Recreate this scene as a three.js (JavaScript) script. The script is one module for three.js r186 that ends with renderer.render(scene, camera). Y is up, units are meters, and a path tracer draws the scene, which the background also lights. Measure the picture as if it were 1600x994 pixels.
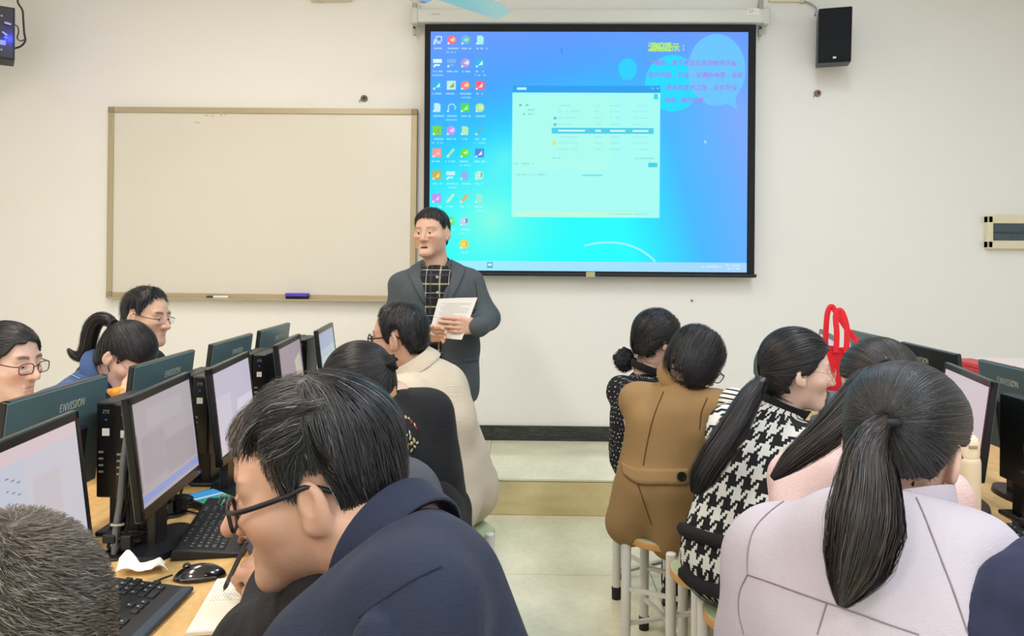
import * as THREE from 'three';
import { RectAreaLightUniformsLib } from 'three/addons/lights/RectAreaLightUniformsLib.js';
import { RoundedBoxGeometry } from 'three/addons/geometries/RoundedBoxGeometry.js';
import { TextGeometry } from 'three/addons/geometries/TextGeometry.js';
import { FontLoader } from 'three/addons/loaders/FontLoader.js';
import { mergeGeometries, mergeVertices } from 'three/addons/utils/BufferGeometryUtils.js';

// ---------------------------------------------------------------- camera, lights, exposure
const scene = new THREE.Scene();
scene.background = new THREE.Color(0x000000);
const EYE = 1.45, F = 1200, CX = 800, CY = 400;
const camera = new THREE.PerspectiveCamera(2 * Math.atan(497 / F) * 180 / Math.PI, 1600 / 994, 0.05, 50);
camera.position.set(0, EYE, 0);
camera.rotation.order = 'YXZ';
camera.rotation.set(0, Math.atan(22 / F), 0.007);
camera.setViewOffset(1600, 994, 0, 497 - CY, 1600, 994);
camera.updateMatrixWorld(true);
const renderer = new THREE.WebGLRenderer();
renderer.toneMapping = THREE.LinearToneMapping;
const EXPOSURE = 1.0;
renderer.toneMappingExposure = EXPOSURE;
renderer.shadowMap.enabled = true;
RectAreaLightUniformsLib.init();
const ROOM = { x0: -3.9, x1: 3.7, z0: -5.2, z1: 2.6, h: 3.6 };
// ceiling tubes: [x, z, colour, intensity]
const TUBES = [
  [-1.6, -2.9, 0xffeee0, 0.95], [-1.6, -0.8, 0xfff3ea, 0.9], [-1.6, 1.4, 0xfff6ee, 1.25],
  [1.3, -2.9, 0xe6efff, 0.8], [1.3, -0.8, 0xe8f0ff, 0.85], [1.3, 1.4, 0xecf2ff, 1.2],
];
const TUBE_POWER = 38;
// ---------------------------------------------------------------- helpers
const V = (x, y, z) => new THREE.Vector3(x, y, z);
const camR = V(), camU = V(), camB = V();
camera.matrixWorld.extractBasis(camR, camU, camB);
const ray = (px, py) => V().addScaledVector(camR, (px - CX) / F).addScaledVector(camU, -(py - CY) / F).addScaledVector(camB, -1);
const P = (px, py, d) => ray(px, py).multiplyScalar(d).add(camera.position);           // photo pixel + depth
const onZ = (px, py, z) => { const r = ray(px, py); return r.multiplyScalar((z - camera.position.z) / r.z).add(camera.position); };
const onY = (px, py, y) => { const r = ray(px, py); return r.multiplyScalar((y - camera.position.y) / r.y).add(camera.position); };
const clamp = (x, a, b) => Math.min(b, Math.max(a, x)), mix = (a, b, t) => a + (b - a) * t;
const smooth = (a, b, x) => { const t = clamp((x - a) / (b - a), 0, 1); return t * t * (3 - 2 * t); };
function rng(seed) { let s = seed >>> 0; return () => { s = (s + 0x6d2b79f5) | 0; let t = Math.imul(s ^ (s >>> 15), 1 | s); t = (t + Math.imul(t ^ (t >>> 7), 61 | t)) ^ t; return ((t ^ (t >>> 14)) >>> 0) / 4294967296; }; }
function hash3(x, y, z) { let h = Math.imul(x, 374761393) ^ Math.imul(y, 668265263) ^ Math.imul(z, 2147483647 - 1640531535); h = Math.imul(h ^ (h >>> 13), 1274126177); return ((h ^ (h >>> 16)) >>> 0) / 4294967296; }
function noise3(x, y, z) {
  const i = Math.floor(x), j = Math.floor(y), k = Math.floor(z); let u = x - i, v = y - j, w = z - k;
  u = u * u * (3 - 2 * u); v = v * v * (3 - 2 * v); w = w * w * (3 - 2 * w);
  const a = mix(mix(hash3(i, j, k), hash3(i + 1, j, k), u), mix(hash3(i, j + 1, k), hash3(i + 1, j + 1, k), u), v);
  const b = mix(mix(hash3(i, j, k + 1), hash3(i + 1, j, k + 1), u), mix(hash3(i, j + 1, k + 1), hash3(i + 1, j + 1, k + 1), u), v);
  return mix(a, b, w) * 2 - 1;
}
// --- names, labels
const used = new Map();
function numbered(n) { const c = used.get(n) ?? 0; used.set(n, c + 1); return c ? n + '_' + String(c).padStart(3, '0') : n; }
function tag(o, label, category, group, kind) { o.userData.label = label; o.userData.category = category; if (group) o.userData.group = group; if (kind) o.userData.kind = kind; return o; }
function base(name, label, category, [x, y, z], turn = 0, group) {
  const o = new THREE.Group(); o.name = numbered(name); o.position.set(x, y, z); o.rotation.y = turn; scene.add(o); return tag(o, label, category, group);
}
function mesh(name, geo, mat, parent, label) {
  const m = new THREE.Mesh(geo, mat); m.name = name; m.castShadow = m.receiveShadow = true; if (label) m.userData.label = label; parent.add(m); return m;
}
function struct(name, geo, mat) { const m = mesh(name, geo, mat, scene); m.userData.kind = 'structure'; return m; }
const merge = (list) => mergeGeometries(list.map((g) => { const q = g.index ? g.toNonIndexed() : g; for (const k of Object.keys(q.attributes)) if (!['position', 'normal', 'uv'].includes(k)) q.deleteAttribute(k); return q; }));
const box = (w, h, d, x = 0, y = 0, z = 0) => new THREE.BoxGeometry(w, h, d).translate(x, y, z);
const rbox = (w, h, d, r, x = 0, y = 0, z = 0, seg = 2) => new RoundedBoxGeometry(w, h, d, seg, r).translate(x, y, z);
const cyl = (r0, r1, h, x = 0, y = 0, z = 0, n = 20) => new THREE.CylinderGeometry(r0, r1, h, n).translate(x, y, z);
const tube = (pts, r, n = 8, seg = 0) => new THREE.TubeGeometry(new THREE.CatmullRomCurve3(pts.map((p) => (p.isVector3 ? p : V(...p)))), seg || pts.length * 6, r, n, false);
const lathe = (pts, n = 28) => new THREE.LatheGeometry(pts.map(([x, y]) => new THREE.Vector2(x, y)), n);
// --- textures
function canvasTex(w, h, draw, srgb = true) {
  const c = document.createElement('canvas'); c.width = w; c.height = h; const g = c.getContext('2d'); draw(g, w, h);
  const t = new THREE.CanvasTexture(c); if (srgb) t.colorSpace = THREE.SRGBColorSpace; t.wrapS = t.wrapT = THREE.RepeatWrapping; return t;
}
function dataTex(n, fn, srgb) {
  const d = new Uint8Array(n * n * 4);
  for (let y = 0; y < n; y++) for (let x = 0; x < n; x++) { const c = fn(x / n, y / n, x, y), o = (y * n + x) * 4; if (typeof c === 'number') d[o] = d[o + 1] = d[o + 2] = clamp(c, 0, 1) * 255; else for (let i = 0; i < 3; i++) d[o + i] = clamp(c[i], 0, 1) * 255; d[o + 3] = 255; }
  const t = new THREE.DataTexture(d, n, n); t.wrapS = t.wrapT = THREE.RepeatWrapping; t.magFilter = THREE.LinearFilter; t.minFilter = THREE.LinearMipmapLinearFilter; t.generateMipmaps = true; t.needsUpdate = true; if (srgb) t.colorSpace = THREE.SRGBColorSpace; return t;
}
// tileable value noise on the unit square
function tnoise(u, v, n, seed) { const x = u * n, y = v * n, i = Math.floor(x), j = Math.floor(y); let a = x - i, b = y - j; a = a * a * (3 - 2 * a); b = b * b * (3 - 2 * b); const q = (p, r) => hash3(((p % n) + n) % n, ((r % n) + n) % n, seed); return mix(mix(q(i, j), q(i + 1, j), a), mix(q(i, j + 1), q(i + 1, j + 1), a), b); }
const bumpCloth = dataTex(256, (u, v, x, y) => 0.35 + 0.3 * hash3(x, y, 5) + 0.2 * ((x + y) % 4 < 2 ? 1 : 0) + 0.15 * tnoise(u, v, 24, 3));
const bumpFuzz = dataTex(256, (u, v, x, y) => 0.45 * hash3(x, y, 9) + 0.35 * tnoise(u, v, 64, 4) + 0.2 * tnoise(u, v, 20, 8));
const bumpPlaster = dataTex(512, (u, v, x, y) => 0.4 * hash3(x, y, 2) + 0.4 * tnoise(u, v, 90, 1) + 0.2 * tnoise(u, v, 30, 6));
function rep(t, x, y = x) { const c = t.clone(); c.repeat.set(x, y); c.needsUpdate = true; return c; }
const std = (color, roughness = 0.6, o = {}) => new THREE.MeshPhysicalMaterial({ color, roughness, ...o });
const clothMat = (color, o = {}) => std(color, 0.92, { bumpMap: rep(bumpCloth, 14), bumpScale: 0.0012, sheen: 0.25, sheenRoughness: 0.6, sheenColor: new THREE.Color(color).lerp(new THREE.Color(0xffffff), 0.3), ...o });
const fuzzMat = (color, o = {}) => clothMat(color, { bumpMap: rep(bumpFuzz, 9), bumpScale: 0.002, ...o });

// ---------------------------------------------------------------- implicit surfaces
// round cone: {a:[x,y,z], b, ra, rb}; prepared for speed
function cone(a, ra, b, rb) {
  const A = a.isVector3 ? a : V(...a), B = b.isVector3 ? b : V(...b);
  const bx = B.x - A.x, by = B.y - A.y, bz = B.z - A.z, l2 = Math.max(1e-8, bx * bx + by * by + bz * bz); let rr = ra - rb; const lim = Math.sqrt(l2) * 0.999; rr = clamp(rr, -lim, lim);
  return { ax: A.x, ay: A.y, az: A.z, bx, by, bz, ra, rb: ra - rr, l2, rr, a2: l2 - rr * rr, il2: 1 / l2, mx: (A.x + B.x) / 2, my: (A.y + B.y) / 2, mz: (A.z + B.z) / 2, mr: Math.sqrt(l2) / 2 + Math.max(ra, rb), B, A };
}
function sdCone(c, x, y, z) {
  const px = x - c.ax, py = y - c.ay, pz = z - c.az, yy = px * c.bx + py * c.by + pz * c.bz, zz = yy - c.l2;
  const qx = px * c.l2 - c.bx * yy, qy = py * c.l2 - c.by * yy, qz = pz * c.l2 - c.bz * yy, x2 = qx * qx + qy * qy + qz * qz, y2 = yy * yy * c.l2, z2 = zz * zz * c.l2;
  const k = Math.sign(c.rr) * c.rr * c.rr * x2;
  if (Math.sign(zz) * c.a2 * z2 > k) return Math.sqrt(x2 + z2) * c.il2 - c.rb;
  if (Math.sign(yy) * c.a2 * y2 < k) return Math.sqrt(x2 + y2) * c.il2 - c.ra;
  return (Math.sqrt(x2 * c.a2 * c.il2) + yy * c.rr) * c.il2 - c.ra;
}
const smin = (a, b, k) => { const h = Math.max(k - Math.abs(a - b), 0) / k; return Math.min(a, b) - h * h * k * 0.25; };
const smax = (a, b, k) => -smin(-a, -b, k);
const sdEll = (x, y, z, rx, ry, rz) => { const k0 = Math.hypot(x / rx, y / ry, z / rz), k1 = Math.hypot(x / (rx * rx), y / (ry * ry), z / (rz * rz)); return k1 < 1e-9 ? -Math.min(rx, ry, rz) : k0 * (k0 - 1) / k1; };
function field(cones, k = 0.04, grow = 0) {
  return (x, y, z) => { let d = 1e3; for (const c of cones) { const q = Math.hypot(x - c.mx, y - c.my, z - c.mz) - c.mr; if (q > d + k) continue; d = smin(d, sdCone(c, x, y, z), k); } return d - grow; };
}
function bounds(cones, pad) { const lo = V(1e9, 1e9, 1e9), hi = V(-1e9, -1e9, -1e9); for (const c of cones) for (const [p, r] of [[c.A, c.ra], [c.B, c.rb]]) { lo.min(V(p.x - r, p.y - r, p.z - r)); hi.max(V(p.x + r, p.y + r, p.z + r)); } return [lo.subScalar(pad), hi.addScalar(pad)]; }
// surface nets with block skipping
function nets(f, lo, hi, h) {
  const nx = Math.ceil((hi.x - lo.x) / h) + 2, ny = Math.ceil((hi.y - lo.y) / h) + 2, nz = Math.ceil((hi.z - lo.z) / h) + 2, sx = 1, sy = nx, sz = nx * ny, G = new Float32Array(nx * ny * nz), S = 4, far = S * h * 0.87 * 2.0;
  for (let k0 = 0; k0 < nz; k0 += S) for (let j0 = 0; j0 < ny; j0 += S) for (let i0 = 0; i0 < nx; i0 += S) {
    const c = f(lo.x + (i0 + S / 2) * h, lo.y + (j0 + S / 2) * h, lo.z + (k0 + S / 2) * h), skip = Math.abs(c) > far;
    for (let k = k0; k < Math.min(nz, k0 + S); k++) for (let j = j0; j < Math.min(ny, j0 + S); j++) for (let i = i0; i < Math.min(nx, i0 + S); i++) G[i + j * sy + k * sz] = skip ? c : f(lo.x + i * h, lo.y + j * h, lo.z + k * h);
  }
  const id = new Int32Array(nx * ny * nz).fill(-1), pos = [], idx = [];
  for (let k = 0; k < nz - 1; k++) for (let j = 0; j < ny - 1; j++) for (let i = 0; i < nx - 1; i++) {
    const o = i + j * sy + k * sz; let m = 0; const g = [];
    for (let c = 0; c < 8; c++) { const v = G[o + (c & 1) + ((c >> 1) & 1) * sy + ((c >> 2) & 1) * sz]; g.push(v); if (v < 0) m++; }
    if (m === 0 || m === 8) continue;
    let x = 0, y = 0, z = 0, n = 0;
    for (let a = 0; a < 8; a++) for (const b of [1, 2, 4]) if (!(a & b)) { const c = a | b; if ((g[a] < 0) !== (g[c] < 0)) { const t = g[a] / (g[a] - g[c]); x += (a & 1) + (b === 1 ? t : 0); y += ((a >> 1) & 1) + (b === 2 ? t : 0); z += ((a >> 2) & 1) + (b === 4 ? t : 0); n++; } }
    id[o] = pos.length / 3; pos.push(lo.x + (i + x / n) * h, lo.y + (j + y / n) * h, lo.z + (k + z / n) * h);
  }
  const quad = (a, b, c, d, flip) => { if (a < 0 || b < 0 || c < 0 || d < 0) return; flip ? idx.push(a, b, c, a, c, d) : idx.push(a, c, b, a, d, c); };
  for (let k = 1; k < nz - 1; k++) for (let j = 1; j < ny - 1; j++) for (let i = 1; i < nx - 1; i++) {
    const o = i + j * sy + k * sz, s = G[o] < 0;
    if (s !== (G[o + sx] < 0)) quad(id[o], id[o - sy], id[o - sy - sz], id[o - sz], !s);
    if (s !== (G[o + sy] < 0)) quad(id[o], id[o - sz], id[o - sx - sz], id[o - sx], !s);
    if (s !== (G[o + sz] < 0)) quad(id[o], id[o - sx], id[o - sx - sy], id[o - sy], !s);
  }
  const geo = new THREE.BufferGeometry(); geo.setAttribute('position', new THREE.Float32BufferAttribute(pos, 3)); geo.setIndex(idx); geo.computeVertexNormals(); return geo;
}
// first point where the ray through a photo pixel meets a field
function hit(px, py, f, t0 = 0.3, t1 = 4) { const r = ray(px, py); let t = t0; for (let i = 0; i < 400 && t < t1; i++) { const x = camera.position.x + r.x * t, y = camera.position.y + r.y * t, z = camera.position.z + r.z * t, d = f(x, y, z); if (d < 0.0006) return V(x, y, z); t += Math.max(0.0008, d * 0.5); } return null; }
function grad(f, p, e = 0.003) { return V(f(p.x + e, p.y, p.z) - f(p.x - e, p.y, p.z), f(p.x, p.y + e, p.z) - f(p.x, p.y - e, p.z), f(p.x, p.y, p.z + e) - f(p.x, p.y, p.z - e)).normalize(); }
// ---------------------------------------------------------------- room shell
const tone = (n, fn) => dataTex(n, fn, true);
const wallMat = std(0xf3f2ee, 0.93, { bumpMap: rep(bumpPlaster, 1), bumpScale: 0.0006, specularIntensity: 0.3 });
const plane = { t: 0.15 };
function wallBox(name, w, h, d, x, y, z) {
  const g = box(w, h, d), p = g.attributes.position, n = g.attributes.normal, uv = g.attributes.uv;
  for (let i = 0; i < p.count; i++) { const ax = Math.abs(n.getX(i)) > 0.5; uv.setXY(i, (ax ? p.getZ(i) : p.getX(i)), Math.abs(n.getY(i)) > 0.5 ? p.getZ(i) : p.getY(i)); }
  return struct(name, g.translate(x, y, z), wallMat);
}
const RW = ROOM.x1 - ROOM.x0, RD = ROOM.z1 - ROOM.z0, RCX = (ROOM.x0 + ROOM.x1) / 2, RCZ = (ROOM.z0 + ROOM.z1) / 2;
wallBox('wall_front', RW + 0.3, ROOM.h + 0.3, 0.15, RCX, ROOM.h / 2, ROOM.z0 - 0.075);
wallBox('wall_back', RW + 0.3, ROOM.h + 0.3, 0.15, RCX, ROOM.h / 2, ROOM.z1 + 0.075);
wallBox('wall_left', 0.15, ROOM.h + 0.3, RD, ROOM.x0 - 0.075, ROOM.h / 2, RCZ);
wallBox('wall_right', 0.15, ROOM.h + 0.3, RD, ROOM.x1 + 0.075, ROOM.h / 2, RCZ);
wallBox('ceiling', RW, 0.12, RD, RCX, ROOM.h + 0.06, RCZ);

// tiles: floor, platform, riser and plinth each as separate slabs over a grout bed
const RISER = -4.30, STEP = 0.203, T = 0.8, TX = onZ(769, 675, ROOM.z0).x;         // a joint shows at pixel column 769
const tileCol = (c, k) => tone(256, (u, v, x, y) => { const n = (tnoise(u, v, 6, k) - 0.5) * 0.05 + (tnoise(u, v, 40, k + 9) - 0.5) * 0.035 + (hash3(x, y, k) - 0.5) * 0.03; return c.map((q) => q + n); });
const floorMats = [1, 2, 3].map((k) => std(0xffffff, 0.13, { map: tileCol([0.925 + k * 0.006, 0.915 + k * 0.006, 0.80 + k * 0.006], k) }));
const riserMat = std(0xffffff, 0.3, { map: tileCol([0.90, 0.825, 0.62], 21) });
const groutMat = std(0x8d8872, 0.9);
const graniteMat = std(0xffffff, 0.28, { map: tone(256, (u, v, x, y) => { const n = tnoise(u, v, 18, 3) * 0.5 + tnoise(u, v, 60, 5) * 0.5, f = n > 0.62 ? 0.1 : 0; return [0.15 + f + n * 0.05, 0.155 + f + n * 0.05, 0.16 + f + n * 0.05]; }) });
const floor = struct('floor', box(RW, 0.1, ROOM.z1 - RISER, RCX, -0.0535, (ROOM.z1 + RISER) / 2), groutMat);
const platform = struct('platform', box(RW, STEP + 0.1, RISER - ROOM.z0 - 0.012, RCX, STEP / 2 - 0.0535, (RISER + ROOM.z0 - 0.012) / 2), groutMat);
const cuts = (a, b, o) => { const r = [a]; let t = Math.ceil((a - o) / T + 0.02) * T + o; for (; t < b - 0.02; t += T) r.push(t); r.push(b); return r; };
const xs = cuts(ROOM.x0, ROOM.x1, TX);
let tk = 0;
for (let z = RISER; z < ROOM.z1 - 0.05; z += T) for (let i = 0; i + 1 < xs.length; i++) {
  const z1 = Math.min(z + T, ROOM.z1), w = xs[i + 1] - xs[i];
  mesh('tile', rbox(w - 0.003, 0.012, z1 - z - 0.003, 0.0012, (xs[i] + xs[i + 1]) / 2, -0.006, (z + z1) / 2, 1), floorMats[(tk = (tk * 7 + 3) % 11) % 3], floor);
}
for (let i = 0; i + 1 < xs.length; i++) {
  const w = xs[i + 1] - xs[i], c = (xs[i] + xs[i + 1]) / 2;
  mesh('tile', rbox(w - 0.003, 0.012, RISER - ROOM.z0 - 0.002, 0.0012, c, STEP - 0.006, (RISER + ROOM.z0) / 2 + 0.004, 1), floorMats[i % 3], platform);
  mesh('riser_tile', rbox(w - 0.003, STEP - 0.016, 0.012, 0.0012, c, (STEP - 0.016) / 2, RISER - 0.006, 1), riserMat, platform);
}
const bb = struct('baseboard_front', box(RW, 0.1, 0.006, RCX, STEP + 0.05, ROOM.z0 + 0.003), groutMat);
for (let i = 0; i + 1 < xs.length; i++) mesh('baseboard_tile', rbox(xs[i + 1] - xs[i] - 0.003, 0.1, 0.012, 0.002, (xs[i] + xs[i + 1]) / 2, STEP + 0.05, ROOM.z0 + 0.009, 1), graniteMat, bb);
for (const [n, x] of [['left', ROOM.x0 + 0.008], ['right', ROOM.x1 - 0.008]]) struct('baseboard_' + n, box(0.012, 0.1, ROOM.z1 - RISER, x, 0.05, (ROOM.z1 + RISER) / 2), graniteMat);

// ---------------------------------------------------------------- ceiling lights
const whiteMetal = std(0xe9e7e0, 0.45);
TUBES.forEach(([x, z, c, k], i) => {
  const side = x < 0 ? 'left' : 'right', row = ['nearest the blackboard wall', 'over the middle rows', 'over the back of the room'][i % 3];
  const g = base('ceiling_light', `white twin-tube ceiling light ${row}, above the ${x < 0 ? 'whiteboard' : 'loudspeaker'} side`.replace('blackboard', 'front'), 'ceiling light', [x, ROOM.h, z], 0, 'ceiling tube lights');
  mesh('housing', rbox(0.30, 0.06, 1.3, 0.012, 0, -0.03, 0), whiteMetal, g);
  const em = new THREE.MeshStandardMaterial({ color: 0xffffff, emissive: c, emissiveIntensity: 3 });
  for (const s of [-0.08, 0.08]) mesh('tube', cyl(0.014, 0.014, 1.2, 0, 0, 0, 12).rotateX(Math.PI / 2).translate(s, -0.078, 0), em, g);
  const L = new THREE.RectAreaLight(c, TUBE_POWER * k, 0.28, 1.25); L.name = 'tube_light'; L.position.set(0, -0.1, 0); L.rotation.x = -Math.PI / 2; g.add(L);
});

// ---------------------------------------------------------------- things on the front wall
const WZ = ROOM.z0, wp = (px, py, off = 0) => onZ(px, py, WZ + off);
const wallScale = (wp(900, 400).x - wp(800, 400).x) / 100;                            // metres for one photo pixel on the wall
{ // whiteboard
  const a = wp(172, 169), b = wp(650.5, 470), w = b.x - a.x, h = a.y - b.y, cx = (a.x + b.x) / 2, cy = (a.y + b.y) / 2;
  const g = base('whiteboard', 'large white magnetic whiteboard with beige metal frame beside the projection screen', 'whiteboard', [cx, cy, WZ]);
  g.rotation.z = -0.004;
  const frame = std(0xb9ac8e, 0.42, { metalness: 0.25 }), corner = std(0x9c9277, 0.5);
  const smudge = canvasTex(1024, 640, (c, W, H) => {
    c.fillStyle = '#e2ded3'; c.fillRect(0, 0, W, H); const r = rng(5);
    for (let i = 0; i < 60; i++) { c.strokeStyle = `rgba(${200 + r() * 40},${200 + r() * 40},${195 + r() * 40},0.05)`; c.lineWidth = 6 + r() * 26; c.beginPath(); const x = r() * W, y = r() * H; c.moveTo(x, y); c.quadraticCurveTo(x + (r() - 0.5) * 260, y + (r() - 0.5) * 160, x + (r() - 0.5) * 320, y + (r() - 0.5) * 220); c.stroke(); }
    c.fillStyle = 'rgba(120,118,115,.5)'; for (const [x, y] of [[0.31, 0.025], [0.33, 0.028], [0.36, 0.022], [0.375, 0.02], [0.275, 0.06], [0.285, 0.065]]) c.fillRect(x * W, y * H, 5 + r() * 9, 3);
    c.fillStyle = 'rgba(120,118,115,.45)'; for (const y of [0.53, 0.56, 0.76, 0.785]) c.fillRect(0.99 * W, y * H, 5, 4);
  });
  mesh('panel', box(w - 0.04, h - 0.04, 0.02, 0, 0, 0.012), std(0xffffff, 0.22, { map: smudge }), g);
  const bw = 9 * wallScale;
  for (const s of [1, -1]) { mesh('frame_rail', rbox(w - 2 * bw, bw, 0.03, 0.004, 0, s * (h - bw) / 2, 0.017), frame, g); mesh('frame_rail', rbox(bw, h - 2 * bw, 0.03, 0.004, s * (w - bw) / 2, 0, 0.017), frame, g); for (const q of [1, -1]) mesh('frame_corner', rbox(bw, bw, 0.034, 0.004, s * (w - bw) / 2, q * (h - bw) / 2, 0.018), corner, g); }
  mesh('tray', rbox(w * 0.97, 0.012, 0.055, 0.004, 0, -h / 2 + 0.004, 0.05), frame, g);
  const m = wp(340, 464.5, 0.05), mk = base('marker_pen', 'white marker pen with dark cap lying on whiteboard tray', 'marker', [m.x, m.y + 0.002, WZ + 0.055]);
  mk.rotation.y = 0.03;
  mesh('barrel', cyl(0.009, 0.009, 0.10, 0, 0, 0, 14).rotateZ(Math.PI / 2).translate(0.025, 0, 0), std(0xf2f0ea, 0.4), mk);
  mesh('cap', cyl(0.0095, 0.008, 0.045, 0, 0, 0, 14).rotateZ(Math.PI / 2).translate(-0.048, 0, 0), std(0x4a463f, 0.4), mk);
  const e = wp(465, 462, 0.05), er = base('whiteboard_eraser', 'purple-blue whiteboard eraser with black felt on whiteboard tray', 'eraser', [e.x, e.y, WZ + 0.058]);
  mesh('handle', rbox(36 * wallScale, 0.022, 0.045, 0.006, 0, 0.006, 0), std(0x5140cf, 0.45), er);
  mesh('felt', rbox(34 * wallScale, 0.016, 0.043, 0.003, 0, -0.012, 0), std(0x17171b, 0.95), er);
}
for (const [px, py, l, c] of [[569, 154, 'grey wall plug above the whiteboard corner', 0x77766c], [1277, 146, 'rusty reddish wall plug below the loudspeaker', 0x9b7f74], [1081, 470, 'tiny dark nail in the wall below the projection screen', 0x6f6c66]]) {
  const p = wp(px, py), big = py < 200, g = base(big ? 'wall_plug' : 'nail', l, big ? 'wall plug' : 'nail', [p.x, p.y, WZ]);
  if (big) { mesh('disc', cyl(0.022, 0.024, 0.012, 0, 0, 0, 16).rotateX(Math.PI / 2).translate(0, 0, 0.006), std(c, 0.8), g); mesh('screw', lathe([[0, 0.02], [0.007, 0.018], [0.009, 0.01], [0.009, 0]], 12).rotateX(Math.PI / 2).translate(0.004, 0.002, 0.008), std(0x5c5a52, 0.5, { metalness: 0.6 }), g); mesh('wire_tail', tube([[-0.006, -0.01, 0.01], [-0.022, -0.012, 0.02], [-0.028, -0.028, 0.012]], 0.003, 6), std(c, 0.8), g); }
  else mesh('head', lathe([[0, 0.01], [0.006, 0.008], [0.008, 0], [0.003, 0]], 10).rotateX(Math.PI / 2), std(c, 0.6), g);
}
{ // distribution panel by the right edge
  const a = wp(1537, 337), b = wp(1537, 388.5), h = a.y - b.y, w = 0.44, g = base('fuse_box', 'cream wall box with a dark smoked window at the right end of the front wall', 'fuse box', [a.x + w / 2, (a.y + b.y) / 2, WZ]);
  const c = std(0xe9dfc0, 0.5), wh = 27 * wallScale, ww = w - 0.075;
  mesh('cover', merge([rbox(w, (h - wh) / 2 + 0.004, 0.05, 0.008, 0, (h + wh) / 4, 0.025), rbox(w, (h - wh) / 2 + 0.004, 0.05, 0.008, 0, -(h + wh) / 4, 0.025), rbox((w - ww) / 2, h, 0.05, 0.008, -(w + ww) / 4, 0, 0.025), rbox((w - ww) / 2, h, 0.05, 0.008, (w + ww) / 4, 0, 0.025)]), c, g);
  mesh('window', box(ww, wh, 0.006, 0, 0, 0.036), std(0x46555e, 0.25), g, 'dark smoked window');
  for (let i = 0; i < 9; i++) mesh('breaker_row', rbox(ww / 9 - 0.006, 0.012, 0.004, 0.001, -ww / 2 + (i + 0.5) * ww / 9, -0.004, 0.041), std(0x2f4550, 0.4), g);
}
// ---------------------------------------------------------------- projection screen
const GLYPH = { // stroke characters on a 10 by 10 grid, polylines of xy digit pairs
  '温': '1021 0324 0927 4080 4044 8084 4282 4484 3696 3639 9699 5659 7679 2999', '馨': '0141 2004 0343 1416 5080 5054 8095 0555 1595 2636 6696 2739 2777 2999 2828 7779', '提': '0131 2029 0737 2919 4080 4043 8083 4282 4383 3595 6569 5869 3748 4999 6787', '示': '2181 0494 5459 5949 2619 7699', '：': '5354 5758',
  '下': '0191 5159 5475', '课': '1122 0424 2428 2837 4080 4044 8084 4282 4484 6069 3696 6639 6699', '后': '8011 1115 1509 2595 4747 4749 8789 4787 4989 3396 1393', '，': '3749', '请': '1122 0424 2428 2837 6064 3191 4383 3595 4649 8689 4686 4888', '不': '0191 5159 5126 5486', '要': '0191 2282 2224 8284 4144 6164 2484 0696 4519 3799 7519', '忘': '5051 0191 2124 2484 1608 3629 2979 7977 5657 8697', '记': '1122 0424 2428 2837 5080 8084 5484 5459 5999 9997',
  '关': '3042 7062 1393 0696 5359 5619 5699', '闭': '0011 1219 2191 9199 9989 3474 6368 6447 6858', '教': '0242 2126 0454 3515 3547 2738 3849 0656 6065 6294 8279 6699 5779', '学': '2031 5051 7061 0293 0204 9294 3575 7556 0797 5659 5949', '设': '1122 0424 2428 2837 5054 5080 8083 8393 4585 8559 5599', '备': '3013 3373 7326 3685 2599 2679 2629 7679 2979 5659 2777', '、': '3658',
  '室': '5051 0191 0103 9193 2373 5325 2575 5459 2777 0999', '内': '0219 0292 9299 9989 5027 5366 5236', '风': '1119 1181 8186 8699 3268 7238', '扇': '5051 1181 1114 8184 1484 1419 3646 3639 4649 6696 6669 9699', '灯': '2029 0314 4334 2607 2648 5191 7179 7969', '管': '1021 1343 6051 6393 0595 2649 2666 6668 2868 2989', '空': '5051 0191 0103 9193 3325 6385 2676 5669 1999', '调': '1122 0424 2428 2837 4049 4090 9099 5282 6264 5484 5658 8688 5686', '的': '1022 0219 0242 4249 0545 0949 6053 5393 9399 9989 6467', '电': '1216 1292 9296 1494 1696 5058 5898 9897', '源': '1021 0324 0927 3090 3029 6051 5282 5255 8285 5383 6559 5648 7698',
  '好': '2029 0353 4309 0548 5191 9165 6569 5499', '保': '2014 1319 4181 4144 8184 4484 6069 3696 6639 6699', '持': '0131 2029 0737 6164 4292 3494 3696 7579 5768', '卫': '1181 8186 5159 0999', '生': '2015 0292 5159 1585 0999', '谢': '1122 0424 2428 3031 3139 4149 3141 3343 3545 7191 8189', '配': '0050 1249 1242 2024 3034 1747 6191 9194 6494 6469 6999', '合': '5004 5094 3474 2679 2676 2989 2629 7679', '。': '3648 4849 3939', '用': '1119 1181 8189 1484 1686 5159', '绿': '2003 0333 3306 0636 0939 4181 8143 4393 3595 6569 4658 8697', '色': '3012 3171 7163 1373 1318 7375 1575 1889 8997 4345', '环': '0131 0434 1118 0838 4191 7145 6269 7496', '谐': '1122 0424' };
function writeHan(c, text, x, y, s, gap) { for (const ch of text) { const q = GLYPH[ch]; if (q) for (const l of q.split(' ')) { c.beginPath(); for (let i = 0; i < l.length; i += 2) c.lineTo(x + l[i] * s / 10, y + l[i + 1] * s / 10); c.stroke(); } x += s + gap; } }
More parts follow.
